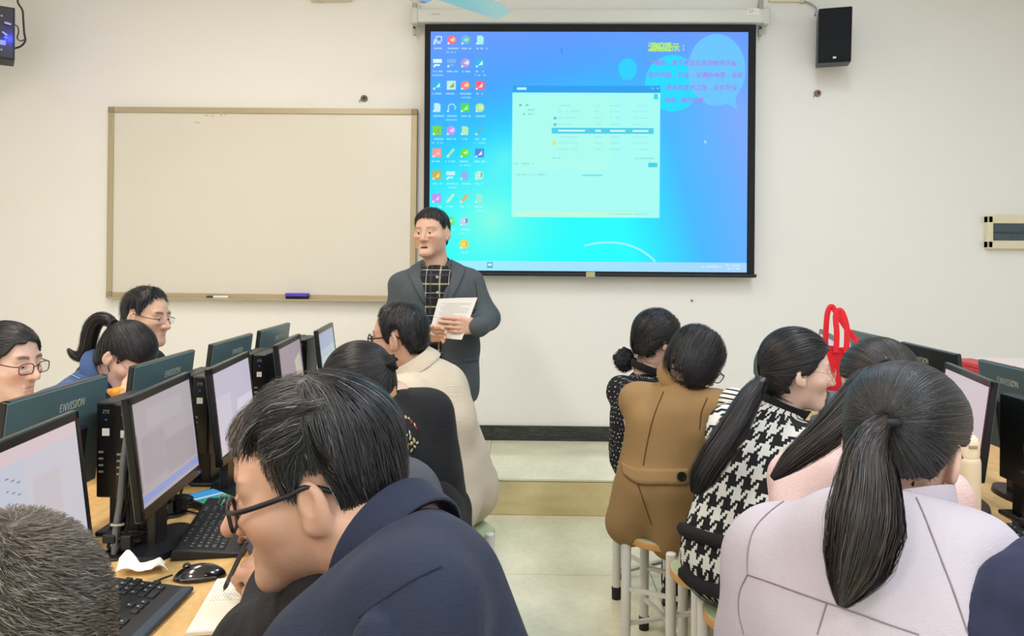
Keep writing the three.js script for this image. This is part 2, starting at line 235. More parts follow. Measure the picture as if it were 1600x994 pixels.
{
  const z = WZ + 0.10, at = (px, py) => onZ(px, py, z), a = at(664, 38), b = at(1178.5, 434), W = b.x - a.x, H = a.y - b.y, k = W / 514.5;      // k: metres a pixel
  const g = base('projection_screen', 'pull-down projection screen with black border showing a blue computer desktop', 'projection screen', [(a.x + b.x) / 2, b.y, WZ]);
  const X = (px) => at(px, 200).x - g.position.x, Y = (py) => at(920, py).y - g.position.y, zz = 0.1;
  mesh('fabric', box(W, H, 0.004, 0, H / 2, zz), std(0x14181f, 0.85, { bumpMap: rep(bumpCloth, 30), bumpScale: 0.0005 }), g, 'black border of the screen');
  const L = 672, R = 1168, TT = 50, B = 424, iw = 760, ih = 574, sx = iw / (R - L), sy = ih / (B - TT);
  const pic = canvasTex(iw, ih, (c) => {
    c.save(); c.scale(sx, sy); c.translate(-L, -TT);
    // wallpaper: print of a blue desktop picture
    let gr = c.createLinearGradient(672, 50, 760, 330); gr.addColorStop(0, '#6a93ff'); gr.addColorStop(0.35, '#3aa2ff'); gr.addColorStop(0.68, '#12d4ff'); gr.addColorStop(1, '#10ffff'); c.fillStyle = gr; c.fillRect(L, TT, R - L, B - TT);
    gr = c.createLinearGradient(960, 300, 1170, 240); gr.addColorStop(0, 'rgba(40,180,255,0)'); gr.addColorStop(0.5, 'rgba(70,170,255,.85)'); gr.addColorStop(1, 'rgba(122,168,255,1)'); c.fillStyle = gr; c.fillRect(L, TT, R - L, B - TT);
    gr = c.createLinearGradient(0, 50, 0, 170); gr.addColorStop(0, 'rgba(100,150,255,.85)'); gr.addColorStop(1, 'rgba(60,160,255,0)'); c.fillStyle = gr; c.fillRect(L, TT, R - L, B - TT);
    gr = c.createRadialGradient(770, 345, 5, 770, 345, 130); gr.addColorStop(0, 'rgba(150,255,225,.8)'); gr.addColorStop(1, 'rgba(90,255,245,0)'); c.fillStyle = gr; c.fillRect(L, TT, R - L, B - TT);
    gr = c.createRadialGradient(790, 250, 5, 790, 250, 70); gr.addColorStop(0, 'rgba(130,255,245,.5)'); gr.addColorStop(1, 'rgba(60,255,255,0)'); c.fillStyle = gr; c.fillRect(L, TT, R - L, B - TT);
    c.strokeStyle = '#a6f2ff'; c.lineWidth = 3; c.beginPath(); c.moveTo(915, 384); c.quadraticCurveTo(985, 366, 1026, 408); c.stroke();
    // speech bubbles
    const bub = (x, y, rx, ry, col, tail) => { c.fillStyle = col; c.beginPath(); c.ellipse(x, y, rx, ry, 0, 0, 7); c.fill(); c.beginPath(); tail.forEach(([p, q], i) => (i ? c.lineTo(p, q) : c.moveTo(p, q))); c.fill(); };
    bub(981, 108, 14.5, 17, '#1fd0ff', [[972, 118], [974, 127], [984, 123]]);
    bub(1051, 130, 43, 44, '#14dcff', [[1040, 168], [1044, 174], [1060, 170]]);
    bub(1119, 109, 45, 56, '#66c6ff', [[1130, 158], [1152, 171], [1148, 148]]);
    c.lineCap = 'round'; c.strokeStyle = '#8cf29a'; c.lineWidth = 2.2; writeHan(c, '温馨提示：', 1013, 67.5, 13, -1);
    c.strokeStyle = '#cdf04e'; c.lineWidth = 1.2; writeHan(c, '温馨提示：', 1013, 67.5, 13, -1);
    c.strokeStyle = '#a286f2'; c.lineWidth = 1.15; writeHan(c, '下课后，请不要忘记关闭教学设备、', 1013.5, 94, 8.4, 0.75); writeHan(c, '室内风扇、灯管、空调的电源。关好', 1013, 113, 8.4, 0.9); writeHan(c, '　　　保持好室内卫生。谢谢配合。', 1013, 132.5, 8.4, 0.9); writeHan(c, '　节约用电，绿色环保', 1013, 152, 8.4, 0.3);
    // window
    c.fillStyle = '#a8fff4'; c.fillRect(801, 134, 231, 206); c.fillStyle = '#adfff0'; c.fillRect(806, 150, 150, 118); c.fillStyle = '#c0ffdc'; c.fillRect(805, 331, 190, 7);
    c.fillStyle = '#1f9cf0'; c.fillRect(801, 134, 231, 11); c.fillStyle = '#bff6ff'; c.fillRect(808, 137, 15, 4); c.fillRect(1019, 137, 2, 2); c.fillRect(1027, 137, 2, 2);
    c.fillStyle = '#35d4e8'; c.fillRect(1022, 147, 6, 8); c.fillStyle = '#46cfe8'; c.fillRect(863, 200, 159, 9); c.fillStyle = '#3cd6e0'; c.fillRect(1014, 254, 14, 7); c.fillStyle = '#62dfe0'; c.fillRect(911, 273, 32, 2);
    c.fillStyle = '#d2fbff'; c.fillRect(873, 203, 42, 3); c.fillRect(931, 203, 9, 3); c.fillRect(954, 203, 24, 3); c.fillRect(989, 203, 25, 3);
    const r = rng(7), words = (x, y, w, col) => { c.fillStyle = col; for (let q = x; q < x + w; q += 2.2) if (r() > 0.22) c.fillRect(q, y, 1.7, 2.6); };
    for (const y of [165, 174, 184, 194, 214, 223, 233]) { words(873, y - 1, 18 + r() * 14, '#9cf2ea'); words(930, y - 1, 9, '#9cf2ea'); words(954, y - 1, 14, '#98f0e6'); words(989, y - 1, 24, '#9ef3ea'); }
    words(820, 163.5, 7, '#5fb8cc'); words(823, 171, 13, '#86dce0'); words(823, 177.5, 13, '#86dce0'); words(805, 255, 30, '#8ce8dc'); words(808, 272, 48, '#8ce8e0'); words(862, 246, 16, '#8ce8e0'); words(994, 246, 28, '#8ce8e0'); words(953, 333, 60, '#9ceede');
    c.fillStyle = '#58bcd4'; c.fillRect(812, 163, 3.5, 3.5); c.fillRect(818, 177.5, 2.5, 2.5); c.fillRect(866, 183, 4, 4); c.fillRect(866, 193, 4, 4); c.fillStyle = '#e9e84a'; c.beginPath(); c.arc(867, 224, 3, 0, 7); c.fill();
    // taskbar
    gr = c.createLinearGradient(672, 0, 1168, 0); gr.addColorStop(0, '#9df4ff'); gr.addColorStop(1, '#a8d6ff'); c.fillStyle = gr; c.fillRect(L, 409, R - L, 15); c.fillStyle = '#5aa6d8'; c.fillRect(763, 411, 9, 9); c.fillStyle = '#e4fcff'; c.fillRect(764.5, 413, 6, 3.5); words(1098, 414, 34, '#d4ecff'); words(1136, 412, 22, '#d4ecff'); words(1138, 417, 18, '#d4ecff');
    c.fillStyle = '#e8f8ff'; c.beginPath(); c.moveTo(1101, 218); c.lineTo(1104.5, 222.5); c.lineTo(1101.5, 223); c.fill(); c.fillStyle = '#2c62c8'; c.fillRect(877, 75, 1, 8);
    // desktop icons: [col, row, shape, colours]
    const cx = [683, 705, 727, 750], cy = [63, 99, 134, 169, 205, 240, 275, 311, 347, 383];
    const icons = [[0, 0, 'pc', '#cfe9ff'], [1, 0, 'disc', '#ff6d8a', '#ffd24a'], [2, 0, 'disc', '#5fc0e8', '#b8d84a'], [3, 0, 'page', '#aef6ea'], [0, 1, 'wide', '#e4fbff'], [1, 1, 'wide', '#7ab4f0'], [2, 1, 'disc', '#c596d8', '#e8f4ff'], [3, 1, 'sq', '#2fb4ee', '#e8fbff'], [0, 2, 'sq', '#2cb0f4', '#d8f8ff'], [1, 2, 'sq', '#c8f2d4', '#7fa07a'], [2, 2, 'disc', '#ff7c7c', '#f6e05a'], [3, 2, 'sq', '#ff6076', '#ffe4e4'], [0, 3, 'page', '#c4f2ff'], [1, 3, 'ring', '#b4f0ff'], [2, 3, 'sq', '#42e05c', '#c8ffa8'], [3, 3, 'disc', '#b4f0a0', '#e6f29a'], [0, 4, 'sq', '#6fe23c', '#c89a5a'], [1, 4, 'disc', '#d48cf0', '#f2c8ff'], [2, 4, 'page', '#b8f0b8'], [3, 4, 'bolt', '#5ab4d8'], [0, 5, 'sq', '#ff9a94', '#ffc8c0'], [1, 5, 'bolt', '#a4f0b0'], [2, 5, 'disc', '#5fe836', '#b4f25a'], [3, 5, 'sq', '#4a86d8', '#e4f4ff'], [0, 6, 'sq', '#c8b050', '#f4e68c'], [1, 6, 'wide', '#c8f8ff'], [2, 6, 'page', '#8cb4f0'], [3, 6, 'disc', '#b4f4d4', '#8ab8d8'], [0, 7, 'sq', '#c88cf4', '#ecd0ff'], [1, 7, 'bolt', '#c4f6c0'], [2, 7, 'bolt', '#ffa86a'], [3, 7, 'page', '#90f4dc'], [1, 8, 'disc', '#5fe864', '#8cf08c'], [2, 8, 'disc', '#c0d4f0', '#7a8cb4'], [2, 9, 'disc', '#ffd832', '#f0b828']];
    for (const [i, j, k2, a1, b1] of icons) {
      const x = cx[i], y = cy[j]; c.fillStyle = a1; c.strokeStyle = a1; c.lineWidth = 1.6;
      if (k2 === 'disc') { c.beginPath(); c.arc(x, y, 7, 0, 7); c.fill(); c.fillStyle = b1; c.beginPath(); c.arc(x + 1.5, y - 1, 4, -1.4, 1.6); c.fill(); c.fillStyle = '#d6f4ff'; c.beginPath(); c.arc(x, y, 1.8, 0, 7); c.fill(); }
      else if (k2 === 'sq') { c.fillRect(x - 7, y - 7, 14, 14); c.fillStyle = b1; c.beginPath(); c.moveTo(x - 3, y + 4); c.lineTo(x + 4, y - 4); c.lineTo(x + 4, y + 3); c.fill(); }
      else if (k2 === 'page') { c.beginPath(); c.moveTo(x - 5, y - 7); c.lineTo(x + 2, y - 7); c.lineTo(x + 5.5, y - 4); c.lineTo(x + 5, y + 7); c.lineTo(x - 5, y + 7); c.fill(); }
      else if (k2 === 'wide') { c.fillRect(x - 7, y - 6, 14, 6); c.fillRect(x - 5, y + 2, 9, 3); }
      else if (k2 === 'pc') { c.fillRect(x - 3, y - 6, 10, 8); c.fillStyle = '#4a86e0'; c.fillRect(x - 1, y - 4, 6, 5); c.fillStyle = a1; c.fillRect(x - 6, y - 1, 5, 5); c.fillRect(x - 1, y + 3, 6, 3); }
      else if (k2 === 'ring') { c.beginPath(); c.arc(x + 1, y, 5.5, 2.6, 6.8); c.stroke(); }
      else { c.lineWidth = 4; c.beginPath(); c.moveTo(x - 4, y + 5); c.lineTo(x + 4, y - 5); c.stroke(); }
      c.fillStyle = '#e6fbff'; c.fillRect(x - 6.5, y + 4, 3, 3); words(x - 6 - (j % 3), y + 12, 13 + (i * 3 + j) % 5, 'rgba(205,248,255,.75)'); if ((i + j) % 3 === 1) words(x - 8, y + 18, 16, 'rgba(200,246,255,.6)');
    }
    c.fillStyle = 'rgba(150,225,255,.06)'; c.fillRect(L, TT, R - L, B - TT);
    c.restore();
  });
  pic.wrapS = pic.wrapT = THREE.ClampToEdgeWrapping;
  const iwm = X(R) - X(L), ihm = Y(TT) - Y(B);
  mesh('projected_picture', new THREE.PlaneGeometry(iwm, ihm).translate((X(L) + X(R)) / 2, (Y(TT) + Y(B)) / 2, zz + 0.0035), new THREE.MeshStandardMaterial({ color: 0x0a0a0a, roughness: 0.9, emissive: 0xffffff, emissiveMap: pic, emissiveIntensity: 0.98 / EXPOSURE }), g, 'bright desktop picture with icons, a pale window and a notice in Chinese');
  const caseM = std(0xd9dbd4, 0.4), cx = (X(645) + X(1197)) / 2, cw = X(1197) - X(645);
  mesh('case', rbox(cw, Y(16) - Y(37.5), 0.085, 0.012, cx, (Y(16) + Y(37.5)) / 2, 0.095), caseM, g);
  for (const s of [-1, 1]) mesh('end_cap', rbox(0.05, Y(14) - Y(40), 0.1, 0.014, cx + s * (cw / 2 - 0.012), (Y(14) + Y(40)) / 2, 0.095), std(0xcfd2c8, 0.45), g);
  const brk = std(0xa8a89f, 0.5, { metalness: 0.4 });
  for (const px of [645, 1190]) { mesh('bracket', rbox(0.02, 0.075, 0.02, 0.003, X(px), Y(44), 0.05), brk, g); mesh('hanger', rbox(0.03, 0.07, 0.03, 0.004, X(px), Y(5), 0.06), brk, g); mesh('bracket_bolt', cyl(0.007, 0.007, 0.014, 0, 0, 0, 10).rotateX(Math.PI / 2).translate(X(px) - 0.002, Y(41), 0.066), std(0x2a2a2a, 0.5), g); }
  mesh('sticker', box(0.078, 0.043, 0.002, X(1173), Y(21), 0.139), std(0xf4f4ef, 0.6, { map: canvasTex(96, 56, (c) => { c.fillStyle = '#f6f6f1'; c.fillRect(0, 0, 96, 56); c.fillStyle = '#9aa09a'; for (let i = 0; i < 4; i++) c.fillRect(12, 10 + i * 9, 50 - i * 6, 3); c.fillRect(70, 24, 10, 4); }) }), g);
  mesh('lettering', new THREE.PlaneGeometry(0.125, 0.02).translate(X(684), Y(25.5), 0.1385), std(0xffffff, 0.5, { map: canvasTex(256, 40, (c) => { c.fillStyle = '#d9dbd4'; c.fillRect(0, 0, 256, 40); c.fillStyle = '#8b8f8c'; c.font = 'bold 26px sans-serif'; c.fillText('v  NETTYM', 20, 29); }) }), g);
  mesh('bottom_bar', rbox(W + 0.03, 0.022, 0.022, 0.008, 0, 0.012, zz), std(0x12161b, 0.5), g);
  mesh('pull_tab', rbox(14 * k, 8.5 * k, 0.008, 0.003, X(924), Y(429), zz + 0.014), std(0xb7b48c, 0.6), g);
  const glow = new THREE.RectAreaLight(0x54c8ff, 0.12, iwm, ihm); glow.name = 'screen_glow'; glow.position.set(0, H / 2, 0.14); glow.rotation.y = Math.PI; g.add(glow);
}
{ // trunking on the wall above the picture's edge, cables
  const a = wp(486, 3.5), b = wp(550, 3.5), g = base('cable_trunking', 'cream plastic cable trunking high on wall above the whiteboard', 'trunking', [(a.x + b.x) / 2, a.y, WZ]);
  mesh('cover', rbox(b.x - a.x, 0.09, 0.05, 0.008, 0, 0.045, 0.025), std(0xe6dcc8, 0.5), g); mesh('end_piece', rbox(0.03, 0.1, 0.055, 0.008, -(b.x - a.x) / 2 + 0.06, 0.045, 0.027), std(0xe0d5c0, 0.5), g);
  const c = wp(1200, 2), d = wp(1252, 2), q = base('cable_trunking', 'narrow cream cable trunking above the right end of the screen case', 'trunking', [(c.x + d.x) / 2, c.y, WZ]);
  mesh('cover', rbox(d.x - c.x, 0.028, 0.02, 0.005, 0, 0.004, 0.01), std(0xe6dfc8, 0.5), q); mesh('end_piece', rbox(0.024, 0.04, 0.026, 0.005, (d.x - c.x) / 2, 0.002, 0.013), std(0xe0d8c0, 0.5), q);
  const w = base('speaker_cable', 'thin grey cable from the trunking down to the loudspeaker', 'cable', [d.x, d.y, WZ]);
  const e = wp(1271, 22, 0.1); mesh('wire', tube([[0.01, -0.004, 0.012], [0.05, -0.02, 0.02], [0.085, -0.06, 0.04], [e.x - d.x + 0.01, e.y - d.y - 0.01, 0.1]], 0.006, 7), std(0xa9aaa2, 0.6), w);
}
{ // loudspeaker, turned towards the seats
  const c = onZ(1303, 58, WZ + 0.2), w = 0.20, h = 0.345, d = 0.2, g = base('loudspeaker', 'black boxy wall loudspeaker with cloth grille beside the projection screen', 'loudspeaker', [c.x, c.y, WZ + 0.2]);
  g.rotation.set(0.10, -0.30, 0.02);
  mesh('cabinet', rbox(w, h, d, 0.006, 0, 0, -0.03), std(0x3d4148, 0.55), g, 'dark grey cabinet');
  mesh('grille', rbox(w - 0.006, h - 0.006, 0.022, 0.008, 0, 0, d / 2 - 0.022), std(0x12171d, 0.95, { bumpMap: rep(bumpFuzz, 3), bumpScale: 0.002 }), g);
  mesh('badge', rbox(0.02, 0.012, 0.003, 0.001, 0, -h / 2 + 0.03, d / 2 - 0.01), std(0xd9dde0, 0.4), g);
  mesh('sticker', box(0.001, 0.05, 0.05, -w / 2 - 0.001, h / 2 - 0.04, 0.0), std(0x9b9c9a, 0.6), g);
  mesh('wall_bracket', merge([box(0.05, 0.09, 0.012, 0.0, 0, -0.19), box(0.03, 0.04, 0.08, 0, 0, -0.16)]), std(0x2c2d2f, 0.5), g);
}
{ // active speaker in the top left corner, its rear panel towards the lens
  const c = onZ(-7, 55, WZ + 0.42), w = 0.2, h = 0.33, d = 0.2, g = base('loudspeaker', 'black powered loudspeaker with glowing blue light and plugged cables near the left wall', 'loudspeaker', [c.x, c.y, WZ + 0.42]);
  g.rotation.y = 0.62;
  mesh('cabinet', rbox(w, h, d, 0.006), std(0x23262c, 0.6), g);
  mesh('rear_panel', rbox(w - 0.02, h - 0.02, 0.008, 0.002, 0, 0, d / 2 + 0.002), std(0x2b3038, 0.5), g);
  const z = d / 2 + 0.012;
  const led = std(0x2030ff, 0.4, { emissive: 0x1a30ff, emissiveIntensity: 9 }); mesh('led', lathe([[0, 0.008], [0.008, 0.005], [0.009, 0]], 14).rotateX(Math.PI / 2).translate(0.052, -0.03, z - 0.004), led, g, 'glowing blue light');
  const pl = new THREE.PointLight(0x3a40ff, 0.06); pl.name = 'led_light'; pl.position.set(0.075, -0.03, z + 0.02); g.add(pl);
  mesh('plug', merge([cyl(0.007, 0.007, 0.035, 0, 0, 0, 10).rotateZ(1.4).translate(0.062, 0.055, z + 0.012), cyl(0.006, 0.006, 0.03, 0, 0, 0, 10).rotateZ(0.9).translate(0.045, -0.01, z + 0.01)]), std(0xb8babb, 0.4), g);
  mesh('label_plate', box(0.035, 0.03, 0.002, 0.035, -0.065, z - 0.004), std(0x9aa4b4, 0.5), g);
  for (const y of [0.1, -0.11]) mesh('screw', cyl(0.006, 0.006, 0.006, 0, 0, 0, 10).rotateX(Math.PI / 2).translate(0.03, y, z - 0.003), std(0x888d92, 0.4, { metalness: 0.7 }), g);
  mesh('bracket', merge([box(0.05, 0.03, 0.3, -0.02, 0.12, -0.24)]), std(0x303236, 0.5), g);
  const q = (px, py) => onZ(px, py, WZ + 0.3).sub(g.position), lead = base('audio_lead', 'dark audio lead hanging in a loop beside the powered loudspeaker', 'cable', g.position.toArray());
  mesh('lead', tube([q(28, -6), q(28, 4), q(35, 16), q(36.5, 32), q(38, 52), q(39.5, 64), q(33, 72), q(22, 76)], 0.006, 7, 48), std(0x3b3a3c, 0.6), lead);
  mesh('thin_lead', tube([q(20, 38), q(27, 41), q(29, 50), q(27, 60), q(32, 64), q(38, 62)], 0.004, 6, 36), std(0x57565a, 0.6), lead);
}
{ // ceiling fan
  const hub = P(655, -20, 4.05), g = base('ceiling_fan', 'ceiling fan with glossy pale metal blades above the projection screen', 'ceiling fan', [hub.x, hub.y, hub.z]);
  const m = std(0xd6d9dc, 0.22, { metalness: 0.35, clearcoat: 0.5 });
  mesh('motor', lathe([[0, -0.07], [0.06, -0.065], [0.11, -0.03], [0.115, 0.02], [0.06, 0.06], [0.02, 0.075], [0, 0.075]], 28), m, g);
  mesh('down_rod', cyl(0.014, 0.014, ROOM.h - hub.y - 0.04, 0, (ROOM.h - hub.y + 0.04) / 2, 0, 12), m, g); mesh('canopy', lathe([[0.02, 0], [0.06, 0.05], [0.065, 0.06], [0, 0.06]], 20).translate(0, ROOM.h - hub.y - 0.06, 0), m, g);
  const tip = P(792, 22, 4.5), a0 = Math.atan2(-(tip.z - hub.z), tip.x - hub.x), len = Math.hypot(tip.x - hub.x, tip.z - hub.z);
  for (let i = 0; i < 3; i++) {
    const s = new THREE.Shape(); s.moveTo(0.16, -0.05); s.lineTo(len * 0.8, -0.075); s.lineTo(len, -0.03); s.lineTo(len * 0.97, 0.06); s.lineTo(0.16, 0.05);
    const b = new THREE.ExtrudeGeometry(s, { depth: 0.004, bevelEnabled: true, bevelSize: 0.002, bevelThickness: 0.001, bevelSegments: 1 }).rotateX(-Math.PI / 2).rotateX(-0.32);
    const bl = mesh('blade', b, m, g); bl.rotation.y = a0 + i * 2.0944;
    mesh('blade_arm', box(0.16, 0.006, 0.03, 0.12, 0.008, 0), m, bl);
  }
}
// ---------------------------------------------------------------- desks
const DY = 0.75, DR = 0.74;                                                              // desk heights, left and right row
const woodTex = tone(512, (u, v, x, y) => { const w = tnoise(u, v, 5, 3) * 0.6, g = Math.sin((u * 22 + w * 4 + tnoise(u, v * 0.15, 40, 4) * 1.2) * 6.283) * 0.5 + 0.5, n = tnoise(u, v, 120, 9) * 0.05 - 0.025; return [0.86 - g * 0.035 + n, 0.72 - g * 0.045 + n, 0.48 - g * 0.05 + n]; });
const woodMat = std(0xffffff, 0.42, { map: woodTex }), edgeMat = std(0xc9a567, 0.5), blackMat = std(0x14161a, 0.4), darkMat = std(0x1b1e22, 0.55), chalkMat = std(0xd9d6cc, 0.45), cordMat = std(0x111214, 0.6), greyCord = std(0x6d7276, 0.6);
function desk(label, x0, x1, z0, z1, y) {
  const w = x1 - x0, d = z0 - z1, g = base('computer_desk', label, 'desk', [(x0 + x1) / 2, 0, (z0 + z1) / 2]);
  const top = box(w - 0.004, 0.025, d - 0.004, 0, y - 0.0125, 0), p = top.attributes.position, uv = top.attributes.uv; for (let i = 0; i < p.count; i++) uv.setXY(i, p.getX(i) * 0.9, p.getZ(i) * 0.9);
  mesh('desktop', top, woodMat, g); mesh('edge_band', merge([box(0.004, 0.027, d, -w / 2, y - 0.0135, 0), box(0.004, 0.027, d, w / 2, y - 0.0135, 0), box(w, 0.027, 0.004, 0, y - 0.0135, d / 2), box(w, 0.027, 0.004, 0, y - 0.0135, -d / 2)]), edgeMat, g);
  mesh('centre_panel', box(0.02, y - 0.16, d - 0.1, 0, (y - 0.03) / 2 + 0.06, 0), woodMat, g);
  for (const sx of [-1, 1]) for (let k = 0; k <= 3; k++) mesh('leg', rbox(0.04, y - 0.026, 0.04, 0.005, sx * (w / 2 - 0.3), (y - 0.026) / 2, d / 2 - 0.08 - k * (d - 0.16) / 3), chalkMat, g);
  return g;
}
const LD = [-1.53, -0.43], RDX = [0.84, 1.88];
const deskL = desk('long pale wood computer desk under the monitors beside the whiteboard', LD[0], LD[1], -0.35, -3.6, DY);
desk('long pale wood computer desk under the monitors behind the women in coats', RDX[0], RDX[1], -0.35, -3.72, DR);
// ---------------------------------------------------------------- monitors
const font = await new FontLoader().loadAsync('fonts/droid/droid_sans_regular.typeface.json');
const MW = 0.388, MH = 0.272, M0 = 0.118;
function textGeo(t, size, depth = 0.0006) { const g = new TextGeometry(t, { font, size, depth, curveSegments: 3 }); g.computeBoundingBox(); return g.translate(-(g.boundingBox.max.x + g.boundingBox.min.x) / 2, -size / 2, 0); }
const monGeo = (() => {
  const b = 0.017, bt = 0.02, bb2 = 0.026;
  const bezel = merge([rbox(MW, bt, 0.018, 0.004, 0, MH - bt / 2, -0.001), rbox(MW, bb2, 0.018, 0.004, 0, bb2 / 2, -0.001), rbox(b, MH, 0.018, 0.004, -MW / 2 + b / 2, MH / 2, -0.001), rbox(b, MH, 0.018, 0.004, MW / 2 - b / 2, MH / 2, -0.001)]);
  const screen = new THREE.PlaneGeometry(MW - 2 * b + 0.002, MH - bt - bb2 + 0.002).translate(0, (MH + bb2 - bt) / 2, 0.0062);
  const s = new THREE.Shape(); s.moveTo(-MW / 2 + 0.004, 0.004); s.lineTo(MW / 2 - 0.004, 0.004); s.lineTo(MW / 2 - 0.004, MH - 0.004); s.lineTo(-MW / 2 + 0.004, MH - 0.004); s.closePath();
  const back = new THREE.ExtrudeGeometry(s, { depth: 0.004, bevelEnabled: true, bevelThickness: 0.006, bevelSize: 0.0035, bevelSegments: 3 }).rotateY(Math.PI).translate(0, 0, -0.001);
  const hump = rbox(0.2, 0.13, 0.02, 0.008, 0, MH * 0.36, -0.018);
  const logo = merge(['E', 'N', 'V', 'I', 'S', 'I', 'O', 'N'].map((c, i) => textGeo(c, 0.019).scale(0.85, 1, 1).translate([-0.0505, -0.036, -0.021, -0.0105, -0.001, 0.0085, 0.0215, 0.038][i], 0, 0))).rotateY(Math.PI).translate(0, 0.222, -0.0112);
  const ring = new THREE.TorusGeometry(0.0085, 0.0011, 5, 18, 4.4).rotateY(Math.PI).translate(-0.0215, 0.221, -0.0122);
  return { bezel, screen, back, hump, logo, ring };
})();
const backMat = std(0x587176, 0.42, { clearcoat: 0.3, clearcoatRoughness: 0.3 }), bezelMat = std(0x14171a, 0.28), logoMat = std(0xc3cdcb, 0.4), ringMat = std(0xc9c063, 0.4);  // back cover colour has the teal of a bluish reflection mixed in
const screenTex = (kind) => canvasTex(320, 200, (c) => {
  const r = rng(31 + kind);
  c.fillStyle = ['#cfccd6', '#b3aab0', '#c4bed0', '#a2939c', '#a9bcc4', '#d2c6cc', '#d8c4cc'][kind]; c.fillRect(0, 0, 320, 200);
  if (kind === 0) { c.fillStyle = '#dcc9cf'; c.fillRect(0, 0, 320, 22); c.fillStyle = '#c9cdd9'; c.fillRect(0, 22, 150, 178); c.fillStyle = '#cfc6cc'; c.fillRect(170, 60, 80, 110); c.fillStyle = '#8a8892'; for (let i = 0; i < 20; i++) c.fillRect(100 + (i % 3) * 14, 40 + i * 6, 6 + r() * 5, 2); c.fillStyle = '#b9bfe0'; c.fillRect(0, 186, 320, 14); }
  if (kind === 1) { c.fillStyle = '#aba2a8'; c.fillRect(20, 70, 120, 90); c.fillStyle = '#a8a0a6'; c.fillRect(140, 100, 170, 70); c.fillStyle = '#b8b0b6'; c.fillRect(60, 20, 200, 40); c.fillStyle = '#8ea0d4'; c.fillRect(0, 178, 320, 14); c.fillStyle = '#9a8a8c'; c.fillRect(0, 60, 8, 110); }
  if (kind === 2) { c.fillStyle = '#cdc8d6'; c.fillRect(0, 60, 120, 140); c.fillStyle = '#d6d2de'; c.fillRect(170, 90, 150, 110); }
  if (kind === 3) { c.fillStyle = '#c7bfae'; c.beginPath(); c.moveTo(200, 60); c.lineTo(290, 40); c.lineTo(320, 150); c.lineTo(240, 180); c.fill(); }
  if (kind === 4) { c.fillStyle = '#b9c8c8'; c.fillRect(40, 90, 200, 90); c.fillStyle = '#9aa8c4'; c.fillRect(0, 0, 320, 60); }
  if (kind === 6) { c.fillStyle = '#e86f8c'; c.fillRect(0, 150, 320, 16); }
});
const screenMats = [0, 1, 2, 3, 4, 5, 6].map((k) => new THREE.MeshPhysicalMaterial({ color: 0x050506, roughness: 0.35, emissive: 0xffffff, emissiveMap: screenTex(k), emissiveIntensity: 0.92 / EXPOSURE }));
function monitor(label, x, z, y, turn, kind, tilt = 0.12, dark = false) {
  const g = base('monitor', label, 'monitor', [x, y, z], turn, x < 0 ? 'monitors on the desk beside the whiteboard' : 'monitors on the desk behind the women in coats');
  const head = new THREE.Group(); head.name = 'display'; head.position.set(0, M0, 0.0); head.rotation.x = -tilt; g.add(head);
  mesh('bezel', monGeo.bezel, bezelMat, head); mesh('screen', monGeo.screen, screenMats[kind], head, 'lit pale screen');
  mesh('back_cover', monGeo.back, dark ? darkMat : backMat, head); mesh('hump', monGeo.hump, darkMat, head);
  mesh('logo', monGeo.logo, logoMat, head, 'silver maker lettering').position.x = x < 0 ? -0.05 : 0.04; mesh('logo_ring', monGeo.ring, ringMat, head, 'yellow ring around the letter O').position.x = x < 0 ? -0.05 : 0.04;
  mesh('power_led', rbox(0.006, 0.003, 0.002, 0.0008, MW / 2 - 0.03, 0.01, 0.0085), std(0x2a4cff, 0.4, { emissive: 0x2a4cff, emissiveIntensity: 1.5 }), head);
  mesh('neck', rbox(0.07, M0 + 0.06, 0.025, 0.006, 0, (M0 + 0.06) / 2 + 0.005, -0.036), blackMat, g);
  mesh('foot', new THREE.CylinderGeometry(0.5, 0.52, 1, 36).scale(0.23, 0.014, 0.115).translate(0, 0.008, -0.02), blackMat, g);
  return g;
}
const leftSeat = ['in front of the man in the navy jacket', 'behind the black keyboard nearest the mouse', 'beyond the colourful phone', 'in front of the man in the cream jacket', 'at the far end of the row by the whiteboard'];
[[1.32, 0], [1.83, 1], [2.26, 2], [2.82, 3], [3.33, 4]].forEach(([z, k], i) => monitor(['black monitor with a pinkish white document page, largest on the desk', 'black monitor with a greyish screen behind the keyboard and phone', 'black monitor with a pale lilac screen, third along the desk', 'black monitor with a mauve and cream screen, fourth along the desk', 'black monitor with a bluish grey screen at the far end by the whiteboard'][i], -0.845, -z, DY, Math.PI / 2 + 0.09, k));
[[1.77, 'monitor seen from its teal back facing the woman in white'], [2.29, 'monitor seen from its teal back facing the woman in blue denim'], [2.82, 'monitor seen from its teal back facing the man in rimless glasses'], [3.3, 'monitor seen from its teal back at the far end below the whiteboard']].forEach(([z, l], i) => monitor(l, -1.118, -z, DY, -Math.PI / 2, (i + 2) % 5));
[[1.72, 1.235, 6, 'black monitor with white page and pink stripe beside the lavender jacket'], [2.24, 1.245, 5, 'black monitor with a blank pinkish screen behind the lavender jacket woman'], [2.78, 1.255, 5, 'black monitor hidden behind the pink sweater woman'], [3.33, 1.27, 2, 'black monitor with a grey screen behind the red tote bag']].forEach(([z, x, k, l]) => monitor(l, x, -z, DR, -1.78, k));
[[2.31, 'monitor seen from its teal back in front of the red storage box', false], [2.82, 'monitor seen from its dark grey back beside the red storage box', true], [3.30, 'monitor seen from its teal back at the far end beyond the tote bag', false]].forEach(([z, l, d], i) => monitor(l, 1.50, -z, DR, Math.PI / 2, i + 1, 0.12, d));
